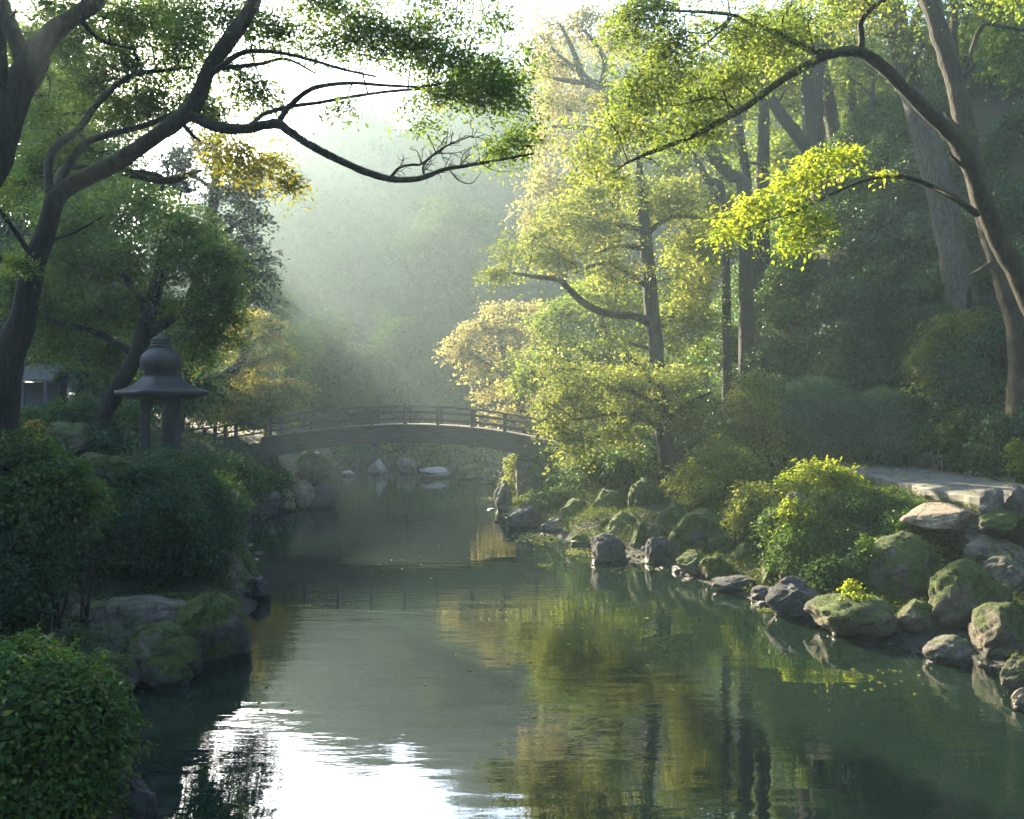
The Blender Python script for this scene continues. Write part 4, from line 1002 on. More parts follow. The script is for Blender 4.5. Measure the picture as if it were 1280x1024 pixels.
tree('twiggy_maple', 'low twiggy maple hiding the right end of the bridge', 'tree',
  [[(838, 582, 28, 13), (832, 560, 28, 10), (828, 535, 28, 9.5), (826, 505, 28, 9), (822, 480, 28, 7)], [(828, 540, 28, 4), (800, 520, 27.6, 3), (760, 518, 27.2, 2.4), (720, 525, 27, 1.6)], [(826, 510, 28, 4), (790, 490, 27.7, 3), (750, 480, 27.4, 2)], [(824, 490, 28, 4), (800, 460, 27.8, 3), (780, 440, 27.8, 2)], [(828, 530, 28, 4), (860, 505, 28, 3), (890, 490, 28, 2)], [(800, 522, 27.6, 2.4), (770, 540, 27.2, 1.8), (735, 548, 27, 1.2)]],
  [C(712, 498, 27.2, 36, 24), C(700, 530, 27, 30, 20), C(745, 475, 27.6, 44, 26), C(740, 515, 27.2, 46, 24), C(790, 470, 27.8, 46, 28), C(795, 510, 27.4, 44, 24), C(840, 480, 28.2, 40, 30), C(730, 550, 26.8, 38, 15), C(685, 505, 27, 16, 14), C(860, 520, 28.2, 36, 24), C(700, 460, 28, 30, 20), C(775, 545, 27, 36, 14), C(715, 568, 26.8, 30, 12)],
  'olive', .105, BARK_D, lai=2.2, gap=-.12, twigs=7, flat=.88, per=44, spray=.5, droop=.2)
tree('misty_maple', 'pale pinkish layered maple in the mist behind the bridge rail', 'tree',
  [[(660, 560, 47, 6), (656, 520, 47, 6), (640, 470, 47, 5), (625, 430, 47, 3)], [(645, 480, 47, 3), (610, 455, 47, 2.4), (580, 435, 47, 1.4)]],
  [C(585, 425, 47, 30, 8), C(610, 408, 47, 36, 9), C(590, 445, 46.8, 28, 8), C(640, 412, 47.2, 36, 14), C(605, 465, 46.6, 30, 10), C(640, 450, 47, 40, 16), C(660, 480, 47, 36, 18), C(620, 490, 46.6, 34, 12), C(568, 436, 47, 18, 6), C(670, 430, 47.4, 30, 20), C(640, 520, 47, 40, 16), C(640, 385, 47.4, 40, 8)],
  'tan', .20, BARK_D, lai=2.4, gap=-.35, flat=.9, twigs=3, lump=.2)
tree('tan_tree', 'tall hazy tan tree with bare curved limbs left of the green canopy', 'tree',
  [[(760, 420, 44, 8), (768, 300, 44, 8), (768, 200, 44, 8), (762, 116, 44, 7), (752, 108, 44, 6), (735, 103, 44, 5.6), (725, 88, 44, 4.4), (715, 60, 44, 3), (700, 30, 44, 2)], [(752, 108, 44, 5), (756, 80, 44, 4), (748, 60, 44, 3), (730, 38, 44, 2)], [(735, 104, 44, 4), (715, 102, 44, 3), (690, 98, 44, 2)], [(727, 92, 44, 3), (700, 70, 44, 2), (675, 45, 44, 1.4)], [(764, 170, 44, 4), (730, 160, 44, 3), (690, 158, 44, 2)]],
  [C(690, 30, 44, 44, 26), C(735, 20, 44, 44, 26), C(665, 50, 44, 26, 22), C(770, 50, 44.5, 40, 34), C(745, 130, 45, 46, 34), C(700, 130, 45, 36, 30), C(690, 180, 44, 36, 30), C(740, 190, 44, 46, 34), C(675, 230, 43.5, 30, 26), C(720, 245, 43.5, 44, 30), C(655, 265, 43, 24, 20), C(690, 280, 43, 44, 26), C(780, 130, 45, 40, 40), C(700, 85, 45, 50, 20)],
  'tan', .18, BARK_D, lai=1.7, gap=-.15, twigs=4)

bgt = [ # label, limbs, clumps
 ('massive ivy clad trunk forking beneath the upper right canopy', [[(1018, 215, 39, 20), (1017, 180, 39, 17), (1015, 120, 39, 16), (1016, 70, 39, 16), (1004, 38, 39, 9), (985, 5, 39, 6)], [(1018, 75, 39, 9), (1034, 45, 39, 8), (1045, 10, 39, 5)]], [C(990, 20, 40, 70, 40), C(1050, 60, 41, 60, 50), C(980, 100, 41, 50, 40)]),
 ('thinner trunk leaning just right of the ivy clad one', [[(1048, 205, 41, 13), (1040, 150, 41, 10), (1030, 90, 41, 8), (1025, 40, 41, 6)]], [C(1080, 40, 43, 60, 40), C(1040, 110, 43, 46, 40)]),
 ('grey mid distance trunk between the ivy clad one and the wavy one', [[(1066, 205, 42, 8), (1066, 160, 42, 7), (1064, 100, 42, 6), (1062, 40, 42, 4)]], [C(1075, 130, 44, 50, 40), C(1110, 90, 44, 50, 50)]),
 ('slim wavy trunk with two bare side twigs', [[(1092, 205, 37, 6), (1094, 170, 37, 5), (1090, 130, 37, 4), (1092, 100, 37, 3)], [(1092, 128, 37, 2), (1108, 135, 37, 1.6), (1118, 150, 37, 1)], [(1091, 125, 37, 2), (1080, 110, 37, 1.6), (1060, 95, 37, 1)]], [C(1090, 80, 38, 36, 26), C(1120, 150, 40, 40, 36)]),
 ('upright dark trunk at the centre of the paired trunks', [[(953, 245, 38, 11), (954, 200, 38, 10), (955, 150, 38, 9), (956, 105, 38, 7), (958, 50, 38, 5)]], [C(940, 60, 39, 60, 40), C(960, 130, 41, 50, 40), C(910, 130, 40, 46, 36)]),
 ('slightly slanted trunk left of the upright dark one', [[(934, 245, 38, 8), (930, 200, 38, 7), (924, 160, 38, 6), (918, 110, 38, 5)]], [C(890, 90, 40, 60, 40), C(920, 200, 41, 40, 34)]),
 ('long dark trunk leaning steeply left toward the ivy clad one', [[(1022, 215, 37, 12), (1000, 175, 37, 10), (978, 145, 37, 9), (962, 120, 37, 7), (945, 90, 37, 5)]], [C(930, 40, 38, 46, 30), C(1000, 60, 40, 46, 36)]),
 ('slanting trunk with cut stump beside the leaning pair', [[(930, 250, 35, 10), (912, 220, 35, 8), (896, 195, 35, 7), (885, 175, 35, 6), (870, 140, 35, 4)], [(912, 222, 35, 5), (894, 205, 35, 5), (886, 190, 35, 5)]], [C(850, 110, 37, 60, 36), C(880, 180, 38, 50, 34), C(890, 240, 38, 44, 34)]),
 ('thin forked trunk bending left over the golden maple', [[(905, 260, 34, 6), (885, 225, 34, 5), (868, 195, 34, 4), (855, 188, 34, 3), (835, 195, 34, 2)], [(896, 250, 34, 4), (878, 215, 34, 3.4), (866, 190, 34, 2.4)]], [C(840, 180, 35, 50, 34), C(835, 220, 36, 44, 30), C(905, 270, 37, 40, 30)]),
 ('shadowed trunk behind the tall pale grey one', [[(1168, 215, 36, 13), (1162, 150, 36, 12), (1164, 80, 36, 11), (1166, 20, 36, 9)]], [C(1170, 60, 38, 56, 46), C(1160, 130, 39, 40, 40), C(1215, 110, 40, 50, 44)]),
 ('distant sunlit thicket tree between the two grey trunks', [[(1140, 240, 46, 6), (1140, 180, 46, 6), (1138, 120, 46, 5)]], [C(1120, 180, 46, 36, 34), C(1175, 190, 46, 34, 36), C(1085, 170, 46, 40, 30), C(1010, 170, 46, 50, 36), C(960, 190, 46, 46, 36)]),
 ('upper slope tree in the top right corner with shaded crown', [[(1270, 200, 36, 10), (1268, 130, 36, 9), (1262, 60, 36, 8)]], [C(1250, 90, 36, 54, 44), C(1270, 150, 36, 44, 36), C(1240, 20, 37, 60, 40), C(1225, 150, 38, 34, 26)]),
]
for lab, limbs, cl in bgt:
    tree('forest_tree', lab, 'tree', limbs, cl, 'bright', .17, BARK_D, lai=2.0, gap=-.1, twigs=4, thin=.8, group='forest trees on the upper right slope')

misty = [('blue green hazy tree rising right behind the layered maple', 330, 380, 50, [C(300, 330, 50, 40, 34), C(335, 370, 50, 30, 34), C(300, 400, 50, 44, 36), C(345, 430, 50, 30, 30), C(355, 470, 50, 30, 26), C(310, 460, 50, 46, 34)], 'mist'),
 ('hazy teal tree at the water edge left of the bridge crown', 385, 470, 57, [C(375, 430, 57, 26, 30), C(390, 470, 57, 34, 30), C(370, 500, 57, 34, 24), C(415, 510, 57, 30, 20)], 'mist'),
 ('pale round tree on the misty slope above the bridge crown', 505, 400, 62, [C(505, 420, 62, 40, 30), C(480, 440, 62, 34, 26), C(540, 440, 62, 34, 24), C(510, 470, 62, 50, 24)], 'mist'),
 ('shadowy misty tree above the left half of the bridge rail', 420, 430, 60, [C(410, 430, 60, 36, 40), C(440, 460, 60, 34, 30), C(395, 475, 60, 34, 26), C(430, 490, 60, 46, 18)], 'mist'),
 ('tall pale misty tree halfway up the far slope', 560, 300, 72, [C(560, 280, 72, 46, 40), C(525, 310, 72, 40, 30), C(600, 300, 72, 36, 40), C(560, 345, 72, 60, 34), C(610, 350, 72, 40, 30), C(565, 420, 71, 44, 50), C(560, 490, 70, 44, 40)], 'mist'),
 ('fading green tree at the foot of the far right slope', 590, 470, 63, [C(575, 480, 63, 36, 24), C(610, 500, 63, 40, 20), C(550, 505, 63, 34, 16)], 'mist'),
 ('bright green bush tree seen beneath the bridge arch', 480, 540, 56, [C(470, 548, 56, 36, 14), C(500, 560, 56, 34, 12), C(440, 556, 56, 30, 14), C(560, 562, 56, 40, 14), C(600, 560, 55, 40, 16), C(520, 545, 57, 50, 14)], 'shrub')]
for lab, px, py, d, cl, kd in misty:
    tree('misty_tree', lab, 'tree', [[(px, 560, d, 1.5), (px + 5, (py + 560) / 2, d, 1.2), (px, py + 5, d, .8)]], cl, kd, .26, BARK_D, lai=2.6, gap=-.3, twigs=3, tilt=.25, group='trees fading in the valley mist')

def far_wood():
    cl = []
    for _ in range(430):
        y = RNG.uniform(64, 125); x = RNG.uniform(-.42, .16) * y
        z = float(hill_z(np.array([x]), np.array([y]))[0])
        r = RNG.uniform(1.7, 3.0) * (.6 + y / 180)
        cl.append((np.array([x, y, z + r * .55]), np.array([r, r, r * RNG.uniform(.7, 1.1)])))
    # tall trees added at left, mostly out of view, to shade the valley air
    for px, top in ((-300, 90), (-255, 60), (-210, 100), (-165, 80), (-120, 120), (-75, 90), (-30, 120), (10, 120), (50, 140), (92, 150), (132, 190)):
        d = 70 + RNG.uniform(-4, 4)
        for k in range(4):
            py = top + 45 + k * 75
            cl.append(C(px + RNG.uniform(-6, 6), py, d, 22 + 5 * k, 52, 26 + 4 * k))
    V, T, _ = foliage(cl, .37, 2.4, flat=.35, gap=None, lump=.3, per=14, up_bias=.6, shell=4, tilt=.15)
    o = leaf_mesh('far_wood', V, T, LEAF['wood'])
    tag(o, 'misty forest covering the far valley slope, with added sun blocking trees at left', 'forest', kind='stuff')
far_wood()

# dark leafy cover of the steep right slope: one unbroken mass
def slope_cover():
    cl = []
    for y in np.arange(20.5, 47, 1.15):
        xr = float(np.interp(y, RE[:, 0], RE[:, 1]))
        for x in np.arange(xr + 4.0, 31, 1.25):
            x_, y_ = x + RNG.uniform(-.6, .6), y + RNG.uniform(-.6, .6)
            if y_ < 31.2 and x_ < np.interp(y_, PATH_L[:, 0], PATH_L[:, 1]) + PATH_W + (1.0 if y_ < 23 else .5): continue
            r = RNG.uniform(.65, 1.35)
            z = float(height(np.array([x_]), np.array([y_]))[0])
            cl.append((np.array([x_, y_, z + r * .25]), np.array([r, r, r * RNG.uniform(.6, 1.0)])))
    # plants hanging over the cut behind and beside the walkway
    edge = [(x, 31.55) for x in np.arange(10.6, 15.2, .7)] + [(float(np.interp(y, PATH_L[:, 0], PATH_L[:, 1])) + PATH_W + .75, y) for y in np.arange(23.5, 31.4, .8)]
    for x, y in edge:
        top = float(height(np.array([x + .5]), np.array([y + .5]))[0])
        for z in np.arange(2.5, top + .4, .95):
            r = RNG.uniform(.55, .95)
            cl.append((np.array([x + RNG.uniform(-.2, .3), y + RNG.uniform(-.2, .3), z]), np.array([r, r * .8, r * .8])))
    for kd, lb, part in (('dark', 'dark glossy leafy undergrowth covering the steep slope', [c for c in cl if c[0][1] <= 35]),
                         ('shrub', 'undergrowth among the trunks on the upper slope, coloured brighter as if lit', [c for c in cl if c[0][1] > 35])):  # rear part takes a brighter leaf colour to look lit
        V, T, _ = foliage(part, .115, 2.1, flat=.35, lump=.3, per=20, up_bias=.8, shell=3)
        tag(leaf_mesh('undergrowth', V, T, LEAF[kd]), lb, 'undergrowth', kind='stuff')
slope_cover()

# ------------------------------------------------------------------ shrubs
SH = 'shrubs along the banks'
shrub('dark green bush filling the bottom left corner beside the water', [C(40, 900, 7.6, 100, 88, 100), C(95, 930, 7.6, 60, 66, 70), C(25, 842, 8, 66, 44, 60), C(105, 885, 7.8, 38, 44, 50), C(20, 985, 7.3, 110, 50, 80)], 'shrub', .058, lai=3.6, group=SH, shell=4, lump=.26)
shrub('big dark glossy bush overhanging the flat rocks on the left', [C(185, 640, 17, 88, 66, 70), C(250, 668, 17.2, 48, 50, 50), C(125, 660, 16.6, 62, 62, 60), C(205, 600, 17.4, 70, 34, 50), C(270, 640, 17.8, 34, 36, 40), C(170, 682, 17.4, 86, 28, 46)], 'dark', .062, lai=3.4, group=SH, shell=4, lump=.3)
shrub('dark bush at the left edge above the corner bush', [C(28, 680, 13.4, 62, 62, 60), C(66, 668, 13.6, 36, 44, 46), C(5, 730, 13, 56, 50, 56), C(48, 722, 13.4, 40, 30, 40)], 'dark', .055, lai=3.2, group=SH, shell=4, lump=.35)
shrub('yellow green topped bush at the left edge below the forked trunk', [C(20, 575, 13.8, 46, 40, 50), C(70, 605, 13.6, 46, 34, 40), C(30, 625, 13.4, 60, 40, 50), C(105, 628, 13.8, 30, 24, 30)], 'shrub', .075, lai=3.2, group=SH)
shrub('low leafy bush in front of the lantern legs', [C(205, 594, 18.8, 46, 22, 36), C(243, 606, 18.8, 36, 26, 34), C(160, 588, 19, 40, 18, 30), C(280, 626, 19.2, 26, 24, 28)], 'shrub', .075, lai=3.2, group=SH, lump=.4)
shrub('green bush hugging the left foot of the bridge', [C(340, 606, 33.6, 22, 22, 24), C(312, 618, 32.6, 28, 26, 28), C(285, 600, 32, 30, 20, 28), C(352, 622, 33.4, 18, 14, 18)], 'shrub', .12, lai=3.2, group=SH, lump=.35)
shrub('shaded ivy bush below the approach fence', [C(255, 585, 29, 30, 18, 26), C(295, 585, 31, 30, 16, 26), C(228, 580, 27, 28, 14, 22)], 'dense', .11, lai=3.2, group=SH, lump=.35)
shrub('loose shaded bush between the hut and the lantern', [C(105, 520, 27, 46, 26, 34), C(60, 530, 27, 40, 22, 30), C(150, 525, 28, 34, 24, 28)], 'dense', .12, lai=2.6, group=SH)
shrub('low dark ground bush beside the grey mossy boulder on the left', [C(135, 555, 18.5, 34, 16, 28), C(110, 545, 19, 26, 12, 22), C(60, 565, 16.4, 30, 14, 22)], 'dark', .085, lai=3, group=SH)
shrub('small golden leaved sprig beside the grey mossy boulder on the left', [C(42, 534, 17.6, 8, 8, 8)], 'amber', .07, lai=2, group=SH, cat='plant', name='sprig')
shrub('round clipped dome bush beside the far end of the stone walkway', [C(1020, 512, 29.1, 54, 40, 50), C(995, 530, 28.6, 34, 34, 36), C(1045, 535, 28.8, 36, 36, 36), C(1020, 550, 28.6, 50, 26, 40)], 'dome', .075, lai=4, group=SH, shell=5, lump=.2)
shrub('smaller rounded bush right of the clipped dome bush', [C(1108, 514, 28.6, 38, 30, 34), C(1130, 535, 28.4, 36, 28, 30), C(1090, 535, 28.4, 30, 26, 30), C(1120, 555, 28.2, 50, 20, 30)], 'dome', .09, lai=3.4, group=SH)
shrub('leafy green bush behind the rocks at the right edge', [C(1235, 530, 25.6, 46, 28, 36), C(1205, 550, 25.4, 34, 24, 30), C(1262, 550, 25.2, 30, 26, 30), C(1180, 545, 25.8, 26, 18, 24)], 'shrub', .10, lai=3, group=SH)
shrub('brownish round bush at the foot of the tall grey trunk', [C(1215, 425, 28.2, 62, 40, 50), C(1180, 450, 28, 40, 30, 34), C(1250, 450, 28, 44, 34, 40), C(1210, 475, 27.6, 60, 26, 36)], 'olive', .09, lai=2.8, group=SH, shell=4)
shrub('bright yellow green fern bush left of the stone walkway', [C(1030, 592, 21, 38, 18, 28), C(1000, 605, 20.8, 24, 14, 20), C(1052, 605, 20.8, 28, 16, 22)], 'lime', .07, lai=2.4, group=SH, flat=.8, lump=.5, tilt=.35)
shrub('trailing green bush below the bright fern bush', [C(1085, 630, 20, 44, 20, 30), C(1040, 640, 20.2, 40, 24, 30), C(1120, 640, 19.8, 34, 14, 24), C(1020, 665, 19.8, 40, 22, 30), C(1060, 690, 19.4, 44, 28, 34)], 'shrub', .065, lai=2.6, group=SH, lump=.45, flat=.65)
shrub('green bush behind the two big mossy boulders', [C(1170, 655, 18.8, 50, 22, 36), C(1130, 658, 18.8, 30, 18, 26), C(1195, 680, 18.6, 34, 24, 30)], 'shrub', .075, lai=3, group=SH)
shrub('sunlit olive bush hanging over the mossy bank', [C(945, 622, 20.6, 28, 16, 22), C(925, 650, 20.2, 16, 22, 18), C(962, 640, 20.2, 20, 20, 20)], 'olive', .065, lai=2.4, group=SH, lump=.5, flat=.6)
shrub('leaf trail hanging down beside the grey stone in the bank', [C(985, 660, 18.6, 12, 26, 14), C(992, 635, 18.7, 14, 12, 14)], 'lime', .07, lai=1.8, group=SH, name='creeper', cat='plant')
shrub('dark shaded bush low above the waterline rocks', [C(1000, 690, 18, 36, 30, 30), C(1035, 720, 17, 34, 24, 26), C(975, 655, 19, 26, 24, 24)], 'dense', .075, lai=2.8, group=SH)
shrub('ivy clinging to the left side of the biggest mossy boulder', [C(1082, 700, 17, 10, 30, 14), C(1078, 735, 16.8, 10, 14, 12)], 'shrub', .06, lai=2.4, group=SH, name='creeper', cat='plant')
shrub('pale sunlit bush under the twiggy maple', [C(890, 575, 25, 34, 22, 30), C(925, 585, 24.5, 28, 24, 28), C(862, 596, 25, 28, 14, 24), C(905, 600, 24, 30, 16, 26), C(880, 612, 23.6, 26, 12, 20)], 'olive', .08, lai=2.2, group=SH, lump=.5, flat=.65)
shrub('loose olive bush left of the clipped dome bush', [C(940, 515, 28, 36, 28, 36), C(945, 550, 28, 30, 26, 34), C(918, 545, 28, 28, 26, 32), C(905, 560, 27, 24, 20, 24), C(945, 485, 28.4, 24, 22, 24)], 'olive', .09, lai=2.2, group=SH, lump=.5, flat=.65)
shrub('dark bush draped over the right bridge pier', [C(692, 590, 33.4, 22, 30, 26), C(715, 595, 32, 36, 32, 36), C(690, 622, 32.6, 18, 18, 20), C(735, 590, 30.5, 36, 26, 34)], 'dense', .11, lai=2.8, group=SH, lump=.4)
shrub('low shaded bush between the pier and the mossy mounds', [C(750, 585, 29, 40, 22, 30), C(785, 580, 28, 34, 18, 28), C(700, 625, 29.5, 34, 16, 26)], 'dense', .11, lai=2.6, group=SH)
shrub('sunlit sprig on the bank behind the tall pier rock', [C(641, 590, 36.6, 8, 22, 12), C(636, 612, 36, 8, 12, 10)], 'olive', .12, lai=2.2, group=SH, name='sprig', cat='plant')
shrub('lit leafy sprig at the right edge by the rocks', [C(1278, 572, 22.1, 16, 22, 18)], 'lime', .08, lai=2.2, group=SH, name='sprig', cat='plant')
shrub('yellow tufts growing on the low mossy rock in the water', [C(1072, 752, 14.9, 24, 7, 12), C(1065, 740, 15.2, 10, 14, 8)], 'lime', .05, lai=2, group=SH, name='sprig', cat='plant', stems=2)
shrub('dark shrub in the shade behind the stone walkway', [C(1140, 565, 31, 44, 16, 26), C(1085, 562, 31.5, 34, 14, 24), C(1180, 575, 28, 30, 12, 22)], 'dark', .10, lai=2.8, group=SH)

# ------------------------------------------------------------------ boulders
G1 = 'boulders along the right bank'; G2 = 'rocks of the left bank'; G3 = 'hazy rocks beyond the bridge'
rock('biggest rounded boulder, dark green with moss, behind the low rock', 1132, 668, 762, 118, 'moss', seed=12, group=G1, fuzz=1600, cuts=5)
rock('second biggest boulder, grey topped with a mossy left face', 1226, 701, 798, 122, 'half', seed=31, group=G1, fuzz=900, cuts=6)
rock('low rock with yellow moss on top sitting in the water', 1078, 748, 799, 126, 'half', seed=8, group=G1, fuzz=900)
rock('small grey green rock wedged under the biggest boulder', 1152, 754, 797, 62, 'half', seed=44, group=G1, fuzz=200)
rock('angular grey rock below the second biggest boulder', 1262, 760, 826, 96, 'half', seed=52, group=G1, fuzz=300)
rock('small flat topped rock alone in the shallows', 1198, 797, 832, 66, 'bare', seed=63, group=G1)
rock('golden lit rock cut off by the right edge', 1280, 820, 868, 46, 'half', seed=71, group=G1, fuzz=200)
rock('small reddish rock at the right edge in the water', 1284, 862, 890, 30, 'tan', seed=73, group=G1)
rock('dark wedge shaped rock sloping into the water', 1006, 726, 777, 82, 'dark', seed=81, group=G1, cuts=9)
rock('long flat grey rock in the rock pile', 1256, 672, 706, 80, 'bare', d=16.8, seed=91, group=G1, cuts=10)
rock('bluish stone above the long flat grey rock', 1236, 650, 682, 60, 'bare', d=17.4, seed=96, group=G1)
rock('grey rock right of the second biggest boulder', 1278, 693, 736, 70, 'bare', d=16.2, seed=103, group=G1)
rock('rounded grey stone at the near corner of the walkway', 1246, 610, 650, 42, 'bare', d=17.2, seed=111, group=G1, cuts=9)
rock('pale upright stone at the right edge by the walkway', 1275, 606, 648, 36, 'bare', d=17.2, seed=118, group=G1, cuts=9)
rock('sandy flat stepping stone below the walkway edge', 1196, 632, 660, 110, 'tan', d=17.6, seed=123, group=G1, cuts=10, rough=.05)
rock('mossy flat stone at the right edge under the upright stone', 1262, 640, 664, 70, 'half', d=16.8, seed=127, group=G1, cuts=8)
rock('grey stone behind the walkway among dark shrubs', 1165, 560, 588, 46, 'bare', d=27.4, seed=131, group=G1)
rock('slanted grey stone behind the walkway, larger of the pair', 1190, 558, 590, 56, 'bare', d=26.6, seed=133, group=G1)
rock('greenish stone under the leafy bush at the right', 1236, 562, 588, 36, 'half', d=25, seed=137, group=G1)
rock('flat lichen stone where the walkway meets the right edge', 1242, 582, 598, 52, 'tan', d=24, seed=139, group=G1)
rock('low grey stone at the right edge beside the walkway', 1266, 596, 610, 44, 'bare', d=22.3, seed=143, group=G1)
rock('little dark stone at the far side of the walkway', 1122, 572, 588, 28, 'half', d=29.4, seed=147, group=G1)
rock('dark blocky rock standing in the water at mid river', 762, 668, 705, 52, 'dark', seed=151, group=G1, cuts=9)
rock('dark round rock under the mossy hump at the waterline', 826, 672, 706, 44, 'dark', seed=157, group=G1)
rock('mossy green hump above the dark round rock', 830, 655, 690, 42, 'moss', d=22.4, seed=161, group=G1, fuzz=700)
rock('big mossy hump with a fuzzy brown top', 880, 638, 706, 82, 'moss', d=21.4, seed=163, group=G1, fuzz=1500, cuts=4)
rock('grey mossy hump behind the big fuzzy hump', 847, 628, 680, 56, 'moss', d=22.8, seed=167, group=G1, fuzz=700, cuts=4)
rock('dark narrow rock left of the green hump', 803, 650, 692, 30, 'moss', d=23.0, seed=173, group=G1, fuzz=300)
rock('small yellow mossy knob above the blocky rock', 757, 648, 672, 26, 'moss', d=25.0, seed=177, group=G1, fuzz=300)
rock('sunlit mossy knob high on the bank', 808, 598, 645, 44, 'moss', d=25.2, seed=181, group=G1, fuzz=800, cuts=4)
rock('long brown mossy mound sloping to the water', 760, 612, 665, 70, 'moss', d=26.6, seed=187, group=G1, fuzz=900, cuts=4)
rock('second mossy mound left of the long brown one', 722, 625, 668, 62, 'moss', d=27.2, seed=189, group=G1, fuzz=600, cuts=4)
rock('mossy mound under the overhanging olive bush', 938, 680, 728, 60, 'moss', d=19.6, seed=191, group=G1, fuzz=700)
rock('flat dark stone at the waterline below the olive bush', 925, 722, 742, 66, 'dark', seed=193, group=G1)
rock('pale pebble sized stone at the waterline', 898, 716, 732, 20, 'bare', d=19.4, seed=195, group=G1)
rock('low dark stone under the shaded bank bush', 962, 734, 752, 46, 'dark', seed=197, group=G1)
rock('small pale grey stone peeping out of the bank leaves', 996, 616, 640, 28, 'bare', d=18.8, seed=199, group=G1)
rock('tall rounded rock standing in water beside the bridge pier', 627, 600, 645, 26, 'bare', d=33.0, seed=203, group=G1, cuts=4)
rock('dark ragged rock in the water below the bridge pier', 658, 634, 662, 50, 'dark', seed=207, group=G1, cuts=9)
rock('low dark rock shelf right of the ragged one', 706, 648, 668, 60, 'dark', seed=209, group=G1, cuts=8)
rock('mossy boulder half in the water right of the dark round rock', 868, 690, 722, 46, 'moss', seed=511, group=G1, fuzz=500)
rock('round mossy boulder at the waterline left of the flat dark stone', 896, 694, 730, 44, 'moss', seed=513, group=G1, fuzz=500)
rock('mossy boulder set back above the flat dark stone', 918, 662, 704, 58, 'moss', d=20.8, seed=517, group=G1, fuzz=700)
rock('small mossy boulder left of the blocky dark rock', 728, 668, 694, 34, 'moss', d=24.4, seed=519, group=G1, fuzz=300)
rock('rounded mossy boulder behind the blocky dark rock', 782, 640, 684, 48, 'moss', d=24.2, seed=523, group=G1, fuzz=600, cuts=4)
rock('mossy boulder above the dark wedge shaped rock', 1010, 700, 742, 60, 'moss', d=17.6, seed=529, group=G1, fuzz=600)
rock('mossy boulder between the wedge shaped rock and the flat dark stone', 975, 700, 748, 52, 'moss', d=18.2, seed=531, group=G1, fuzz=600)
rock('mossy boulder grounding the end of the shaded mounds', 700, 610, 650, 50, 'moss', d=29.4, seed=211, group=G1, fuzz=500)

slab('wide flat grey slab on the left bank shelf', 150, 752, 14.7, (1.5, .85, .48), 'bare', 301, rot=.3, tilt=.06, group=G2)
slab('flat slab in front of the widest grey slab', 92, 790, 13.9, (.95, .5, .40), 'bare', 305, rot=.2, group=G2)
rock('tall mossy boulder with its face in the water at left', 248, 746, 834, 98, 'moss', seed=309, group=G2, fuzz=1500, cuts=6, depth=.9)
rock('broad mossy boulder left of the tall mossy one', 184, 786, 858, 108, 'half', seed=313, group=G2, fuzz=900, cuts=7)
rock('low dark mossy boulder nearest the corner bush', 118, 815, 874, 96, 'moss', seed=317, group=G2, fuzz=500, cuts=5)
rock('small rounded stone at the foot of the broad mossy boulder', 205, 828, 862, 58, 'moss', seed=321, group=G2, fuzz=300)
slab('mossy slab behind the tall mossy boulder', 208, 745, 16.0, (.75, .55, .42), 'half', 325, rot=.2, group=G2)
rock('low mossy stone under the big glossy bush', 272, 718, 758, 76, 'moss', d=18.0, seed=329, group=G2, fuzz=900)
rock('flat mossy stone between the glossy bush and the slab', 222, 718, 748, 76, 'moss', d=17.4, seed=331, group=G2, fuzz=600)
rock('bright mossy stone at the point of the left bank', 302, 702, 732, 48, 'moss', d=19.4, seed=335, group=G2, fuzz=600)
rock('dark wet block at the tip of the left bank', 318, 724, 752, 42, 'dark', seed=337, group=G2, cuts=11)
rock('grey round stone beside the big glossy bush', 297, 683, 716, 36, 'half', d=21.0, seed=341, group=G2)
rock('dark stone by the water in the bottom left', 158, 976, 1040, 68, 'dark', d=8.0, seed=345, group=G2, cuts=7)
rock('mossy stone under the corner bush', 92, 985, 1060, 110, 'moss', d=7.8, seed=347, group=G2, fuzz=900)
rock('dark wedge rock jutting into the river near the bridge', 396, 604, 640, 50, 'dark', d=34.0, seed=351, group=G2, cuts=9)
rock('cracked tan rock beside the dark wedge rock', 374, 600, 642, 36, 'tan', d=33.6, seed=353, group=G2, cuts=10)
rock('tan upright rock under the bridge bush', 356, 612, 646, 30, 'tan', d=33.0, seed=355, group=G2, cuts=10)
rock('sloping grey slab under the bridge bush', 334, 614, 648, 40, 'bare', d=32.4, seed=357, group=G2, cuts=9, tilt=-.5)
rock('grey mossy boulder near the forked trunk', 70, 527, 562, 78, 'half', d=18.0, seed=361, group=G2, cuts=5)
rock('brown mossy mound below the grey mossy boulder', 116, 566, 606, 92, 'moss', d=16.4, seed=363, group=G2, fuzz=900, cuts=4)

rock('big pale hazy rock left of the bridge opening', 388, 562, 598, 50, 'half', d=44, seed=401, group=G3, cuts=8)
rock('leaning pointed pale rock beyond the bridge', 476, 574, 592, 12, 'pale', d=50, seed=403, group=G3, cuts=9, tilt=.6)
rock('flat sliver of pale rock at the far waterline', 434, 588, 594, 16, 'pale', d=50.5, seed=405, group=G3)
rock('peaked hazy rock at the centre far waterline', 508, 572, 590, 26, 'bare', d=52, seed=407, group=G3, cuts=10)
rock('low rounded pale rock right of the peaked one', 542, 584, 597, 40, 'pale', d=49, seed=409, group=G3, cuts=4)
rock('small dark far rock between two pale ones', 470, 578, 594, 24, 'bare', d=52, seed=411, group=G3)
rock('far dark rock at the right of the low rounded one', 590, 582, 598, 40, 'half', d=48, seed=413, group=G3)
rock('small far rock under the right bridge arch', 612, 586, 600, 24, 'half', d=46, seed=415, group=G3)

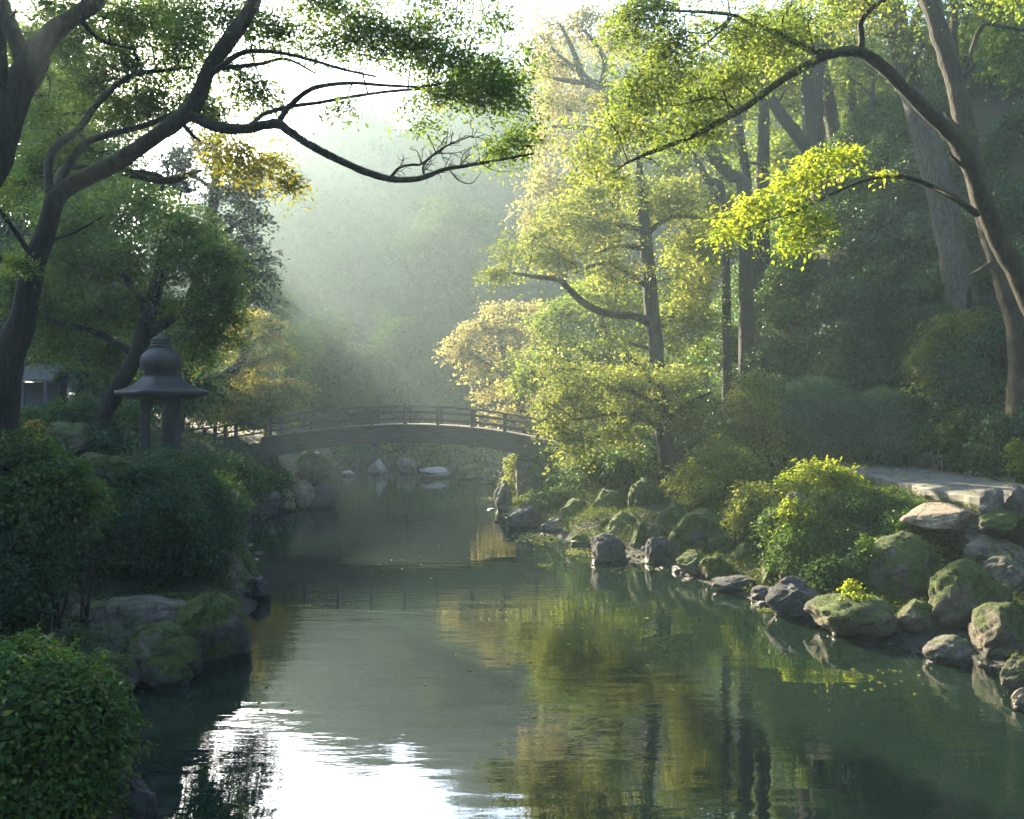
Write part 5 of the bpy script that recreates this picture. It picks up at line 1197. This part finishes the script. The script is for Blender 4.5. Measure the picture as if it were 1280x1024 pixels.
# ------------------------------------------------------------------ ground cover, pebbles, floating leaves
def ground_cover(name, label, n, xr_, yr_, cond, kind, leaf, per, spread):
    x = RNG.uniform(*xr_, n * 6); y = RNG.uniform(*yr_, n * 6)
    xl = np.interp(y, LE[:, 0], LE[:, 1]); xr = np.interp(y, RE[:, 0], RE[:, 1])
    s = np.where(cond == 'l', xl - x, x - xr)
    pl = np.interp(y, PATH_L[:, 0], PATH_L[:, 1])
    ok = (s > .25) & (s < 12) & ~((x > pl - .25) & (x < pl + PATH_W + .2) & (y > 17.2) & (y < 31.4))
    p0 = np.stack([x, y, 0 * x], -1)
    ok &= nz(p0, .7, 3.) > -.6
    x, y = x[ok][:n], y[ok][:n]
    z = height(x, y)
    c = np.stack([x, y, z + .03], -1); c = np.repeat(c, per, 0)
    off = RNG.normal(size=c.shape) * np.array([spread, spread, spread * .45]); off[:, 2] = np.abs(off[:, 2])
    m = len(c)
    pos = c + off
    nr = norm(np.array([0, 0, 1.]) + RNG.normal(size=(m, 3)) * .7); tn = norm(off + RNG.normal(size=(m, 3)) * .05 + [0, 0, .06])
    V = leaves(pos, nr, tn, leaf * RNG.uniform(.6, 1.4, m), .45)
    T = np.clip(np.repeat(RNG.normal(.42, .18, len(x)), per) + RNG.normal(0, .12, m), 0, 1)
    tag(leaf_mesh(name, V, T, LEAF[kind]), label, 'plants', kind='stuff')
ground_cover('ground_cover', 'low leafy ground cover on the left bank', 5200, (-24, -3), (7, 40), 'l', 'dense', .085, 12, .13)
ground_cover('ground_cover', 'low leafy ground cover on the right bank', 20000, (-1, 14), (15, 38), 'r', 'moss', .06, 12, .11)

def floating():
    V = []
    for (px, py, w, h, n) in ((680, 672, 40, 8, 420), (722, 690, 30, 6, 160), (680, 706, 12, 3, 30), (800, 712, 30, 4, 90), (612, 623, 14, 2.5, 60), (960, 762, 16, 3, 40), (520, 690, 120, 40, 24), (700, 820, 160, 80, 30), (330, 880, 60, 40, 14), (1100, 850, 80, 20, 26)):  # the patch near the bridge pier stands in for glitter on the water
        for _ in range(n):
            a = RNG.normal(0, .45, 2); d = shore(py + a[1] * h)
            V.append((*P(px + a[0] * w, 0, d)[:2], .006 + RNG.random() * .008))
    V = np.array(V); m = len(V)
    LV = leaves(V, norm(np.array([0, 0, 1.]) + RNG.normal(size=(m, 3)) * .12), norm(RNG.normal(size=(m, 3)) * [1, 1, .05]), RNG.uniform(.05, .11, m), .6, .03)
    tag(leaf_mesh('floating_leaves', LV, np.clip(RNG.normal(.5, .25, m), 0, 1), LEAF['olive']), 'fallen leaves drifting on the water along the right bank', 'leaves', kind='stuff')
floating()

def litter():
    n = 420; y = RNG.uniform(17.6, 30.5, n); pl = np.interp(y, PATH_L[:, 0], PATH_L[:, 1]); e = RNG.random(n) ** 2 * 1.4
    x = np.where(RNG.random(n) < .6, pl + PATH_W - .1 - e, pl + .12 + e)
    V = np.stack([x, y, PATH_Z + .035 + RNG.random(n) * .02], 1)
    LV = leaves(V, norm(np.array([0, 0, 1.]) + RNG.normal(size=(n, 3)) * .25), norm(RNG.normal(size=(n, 3)) * [1, 1, .1]), RNG.uniform(.05, .13, n), .55, .06)
    tag(leaf_mesh('leaf_litter', LV, np.clip(RNG.normal(.5, .3, n), 0, 1), LEAF['amber']), 'dry leaves lying along the edges of the stone walkway', 'leaves', kind='stuff')
litter()

def pebbles():
    V0, F0 = rock_geo(77, (1, 1, .6), 5, sub=2)
    Vs, Fs, n = [], [], 0
    for tab, sg in ((RE, 1), (LE, -1)):
        for _ in range(330):
            y = RNG.uniform(9, 36); x = np.interp(y, tab[:, 0], tab[:, 1]) + sg * RNG.normal(.15, .28)
            if math.sin(y * 1.9 + sg) + math.sin(y * .83 + 2) < -.1: continue
            s = .03 + .17 * RNG.random() ** 2; z = float(height(np.array([x]), np.array([y]))[0])
            a = RNG.random() * 6.28; q = V0 * s
            q = np.stack([q[:, 0] * math.cos(a) - q[:, 1] * math.sin(a), q[:, 0] * math.sin(a) + q[:, 1] * math.cos(a), q[:, 2]], 1)
            Vs.append(q + [x, y, max(z, -.03)]); Fs.append(F0 + n); n += len(V0)
    tag(mesh_np('pebbles', np.vstack(Vs), np.vstack(Fs), ROCK['dark'], tris=True, smooth=True), 'small wet stones along the waterline', 'pebbles', kind='stuff')
pebbles()

# ------------------------------------------------------------------ the misty air
def build_haze():
    b = Boxes(); x, y0, y1, z0, z1 = 122, -46, 138, -4.8, 62
    b.bar((0, y0, (z0 + z1) / 2), (0, y1, (z0 + z1) / 2), 2 * x, z1 - z0)
    m = bpy.data.materials.new('morning_mist'); m.use_nodes = True; nt = m.node_tree
    for n in list(nt.nodes):
        if n.type == 'BSDF_PRINCIPLED': nt.nodes.remove(n)
    v = nt.nodes.new('ShaderNodeVolumePrincipled'); v.inputs['Density'].default_value = HAZE
    v.inputs['Color'].default_value = (.70, .91, 1.0, 1); v.inputs['Anisotropy'].default_value = .5
    nt.links.new(v.outputs[0], nt.nodes['Material Output'].inputs['Volume'])
    o = b.build('haze', m, None, 0)
    tag(o, 'pale morning mist filling the valley', 'mist', kind='stuff')
build_haze()
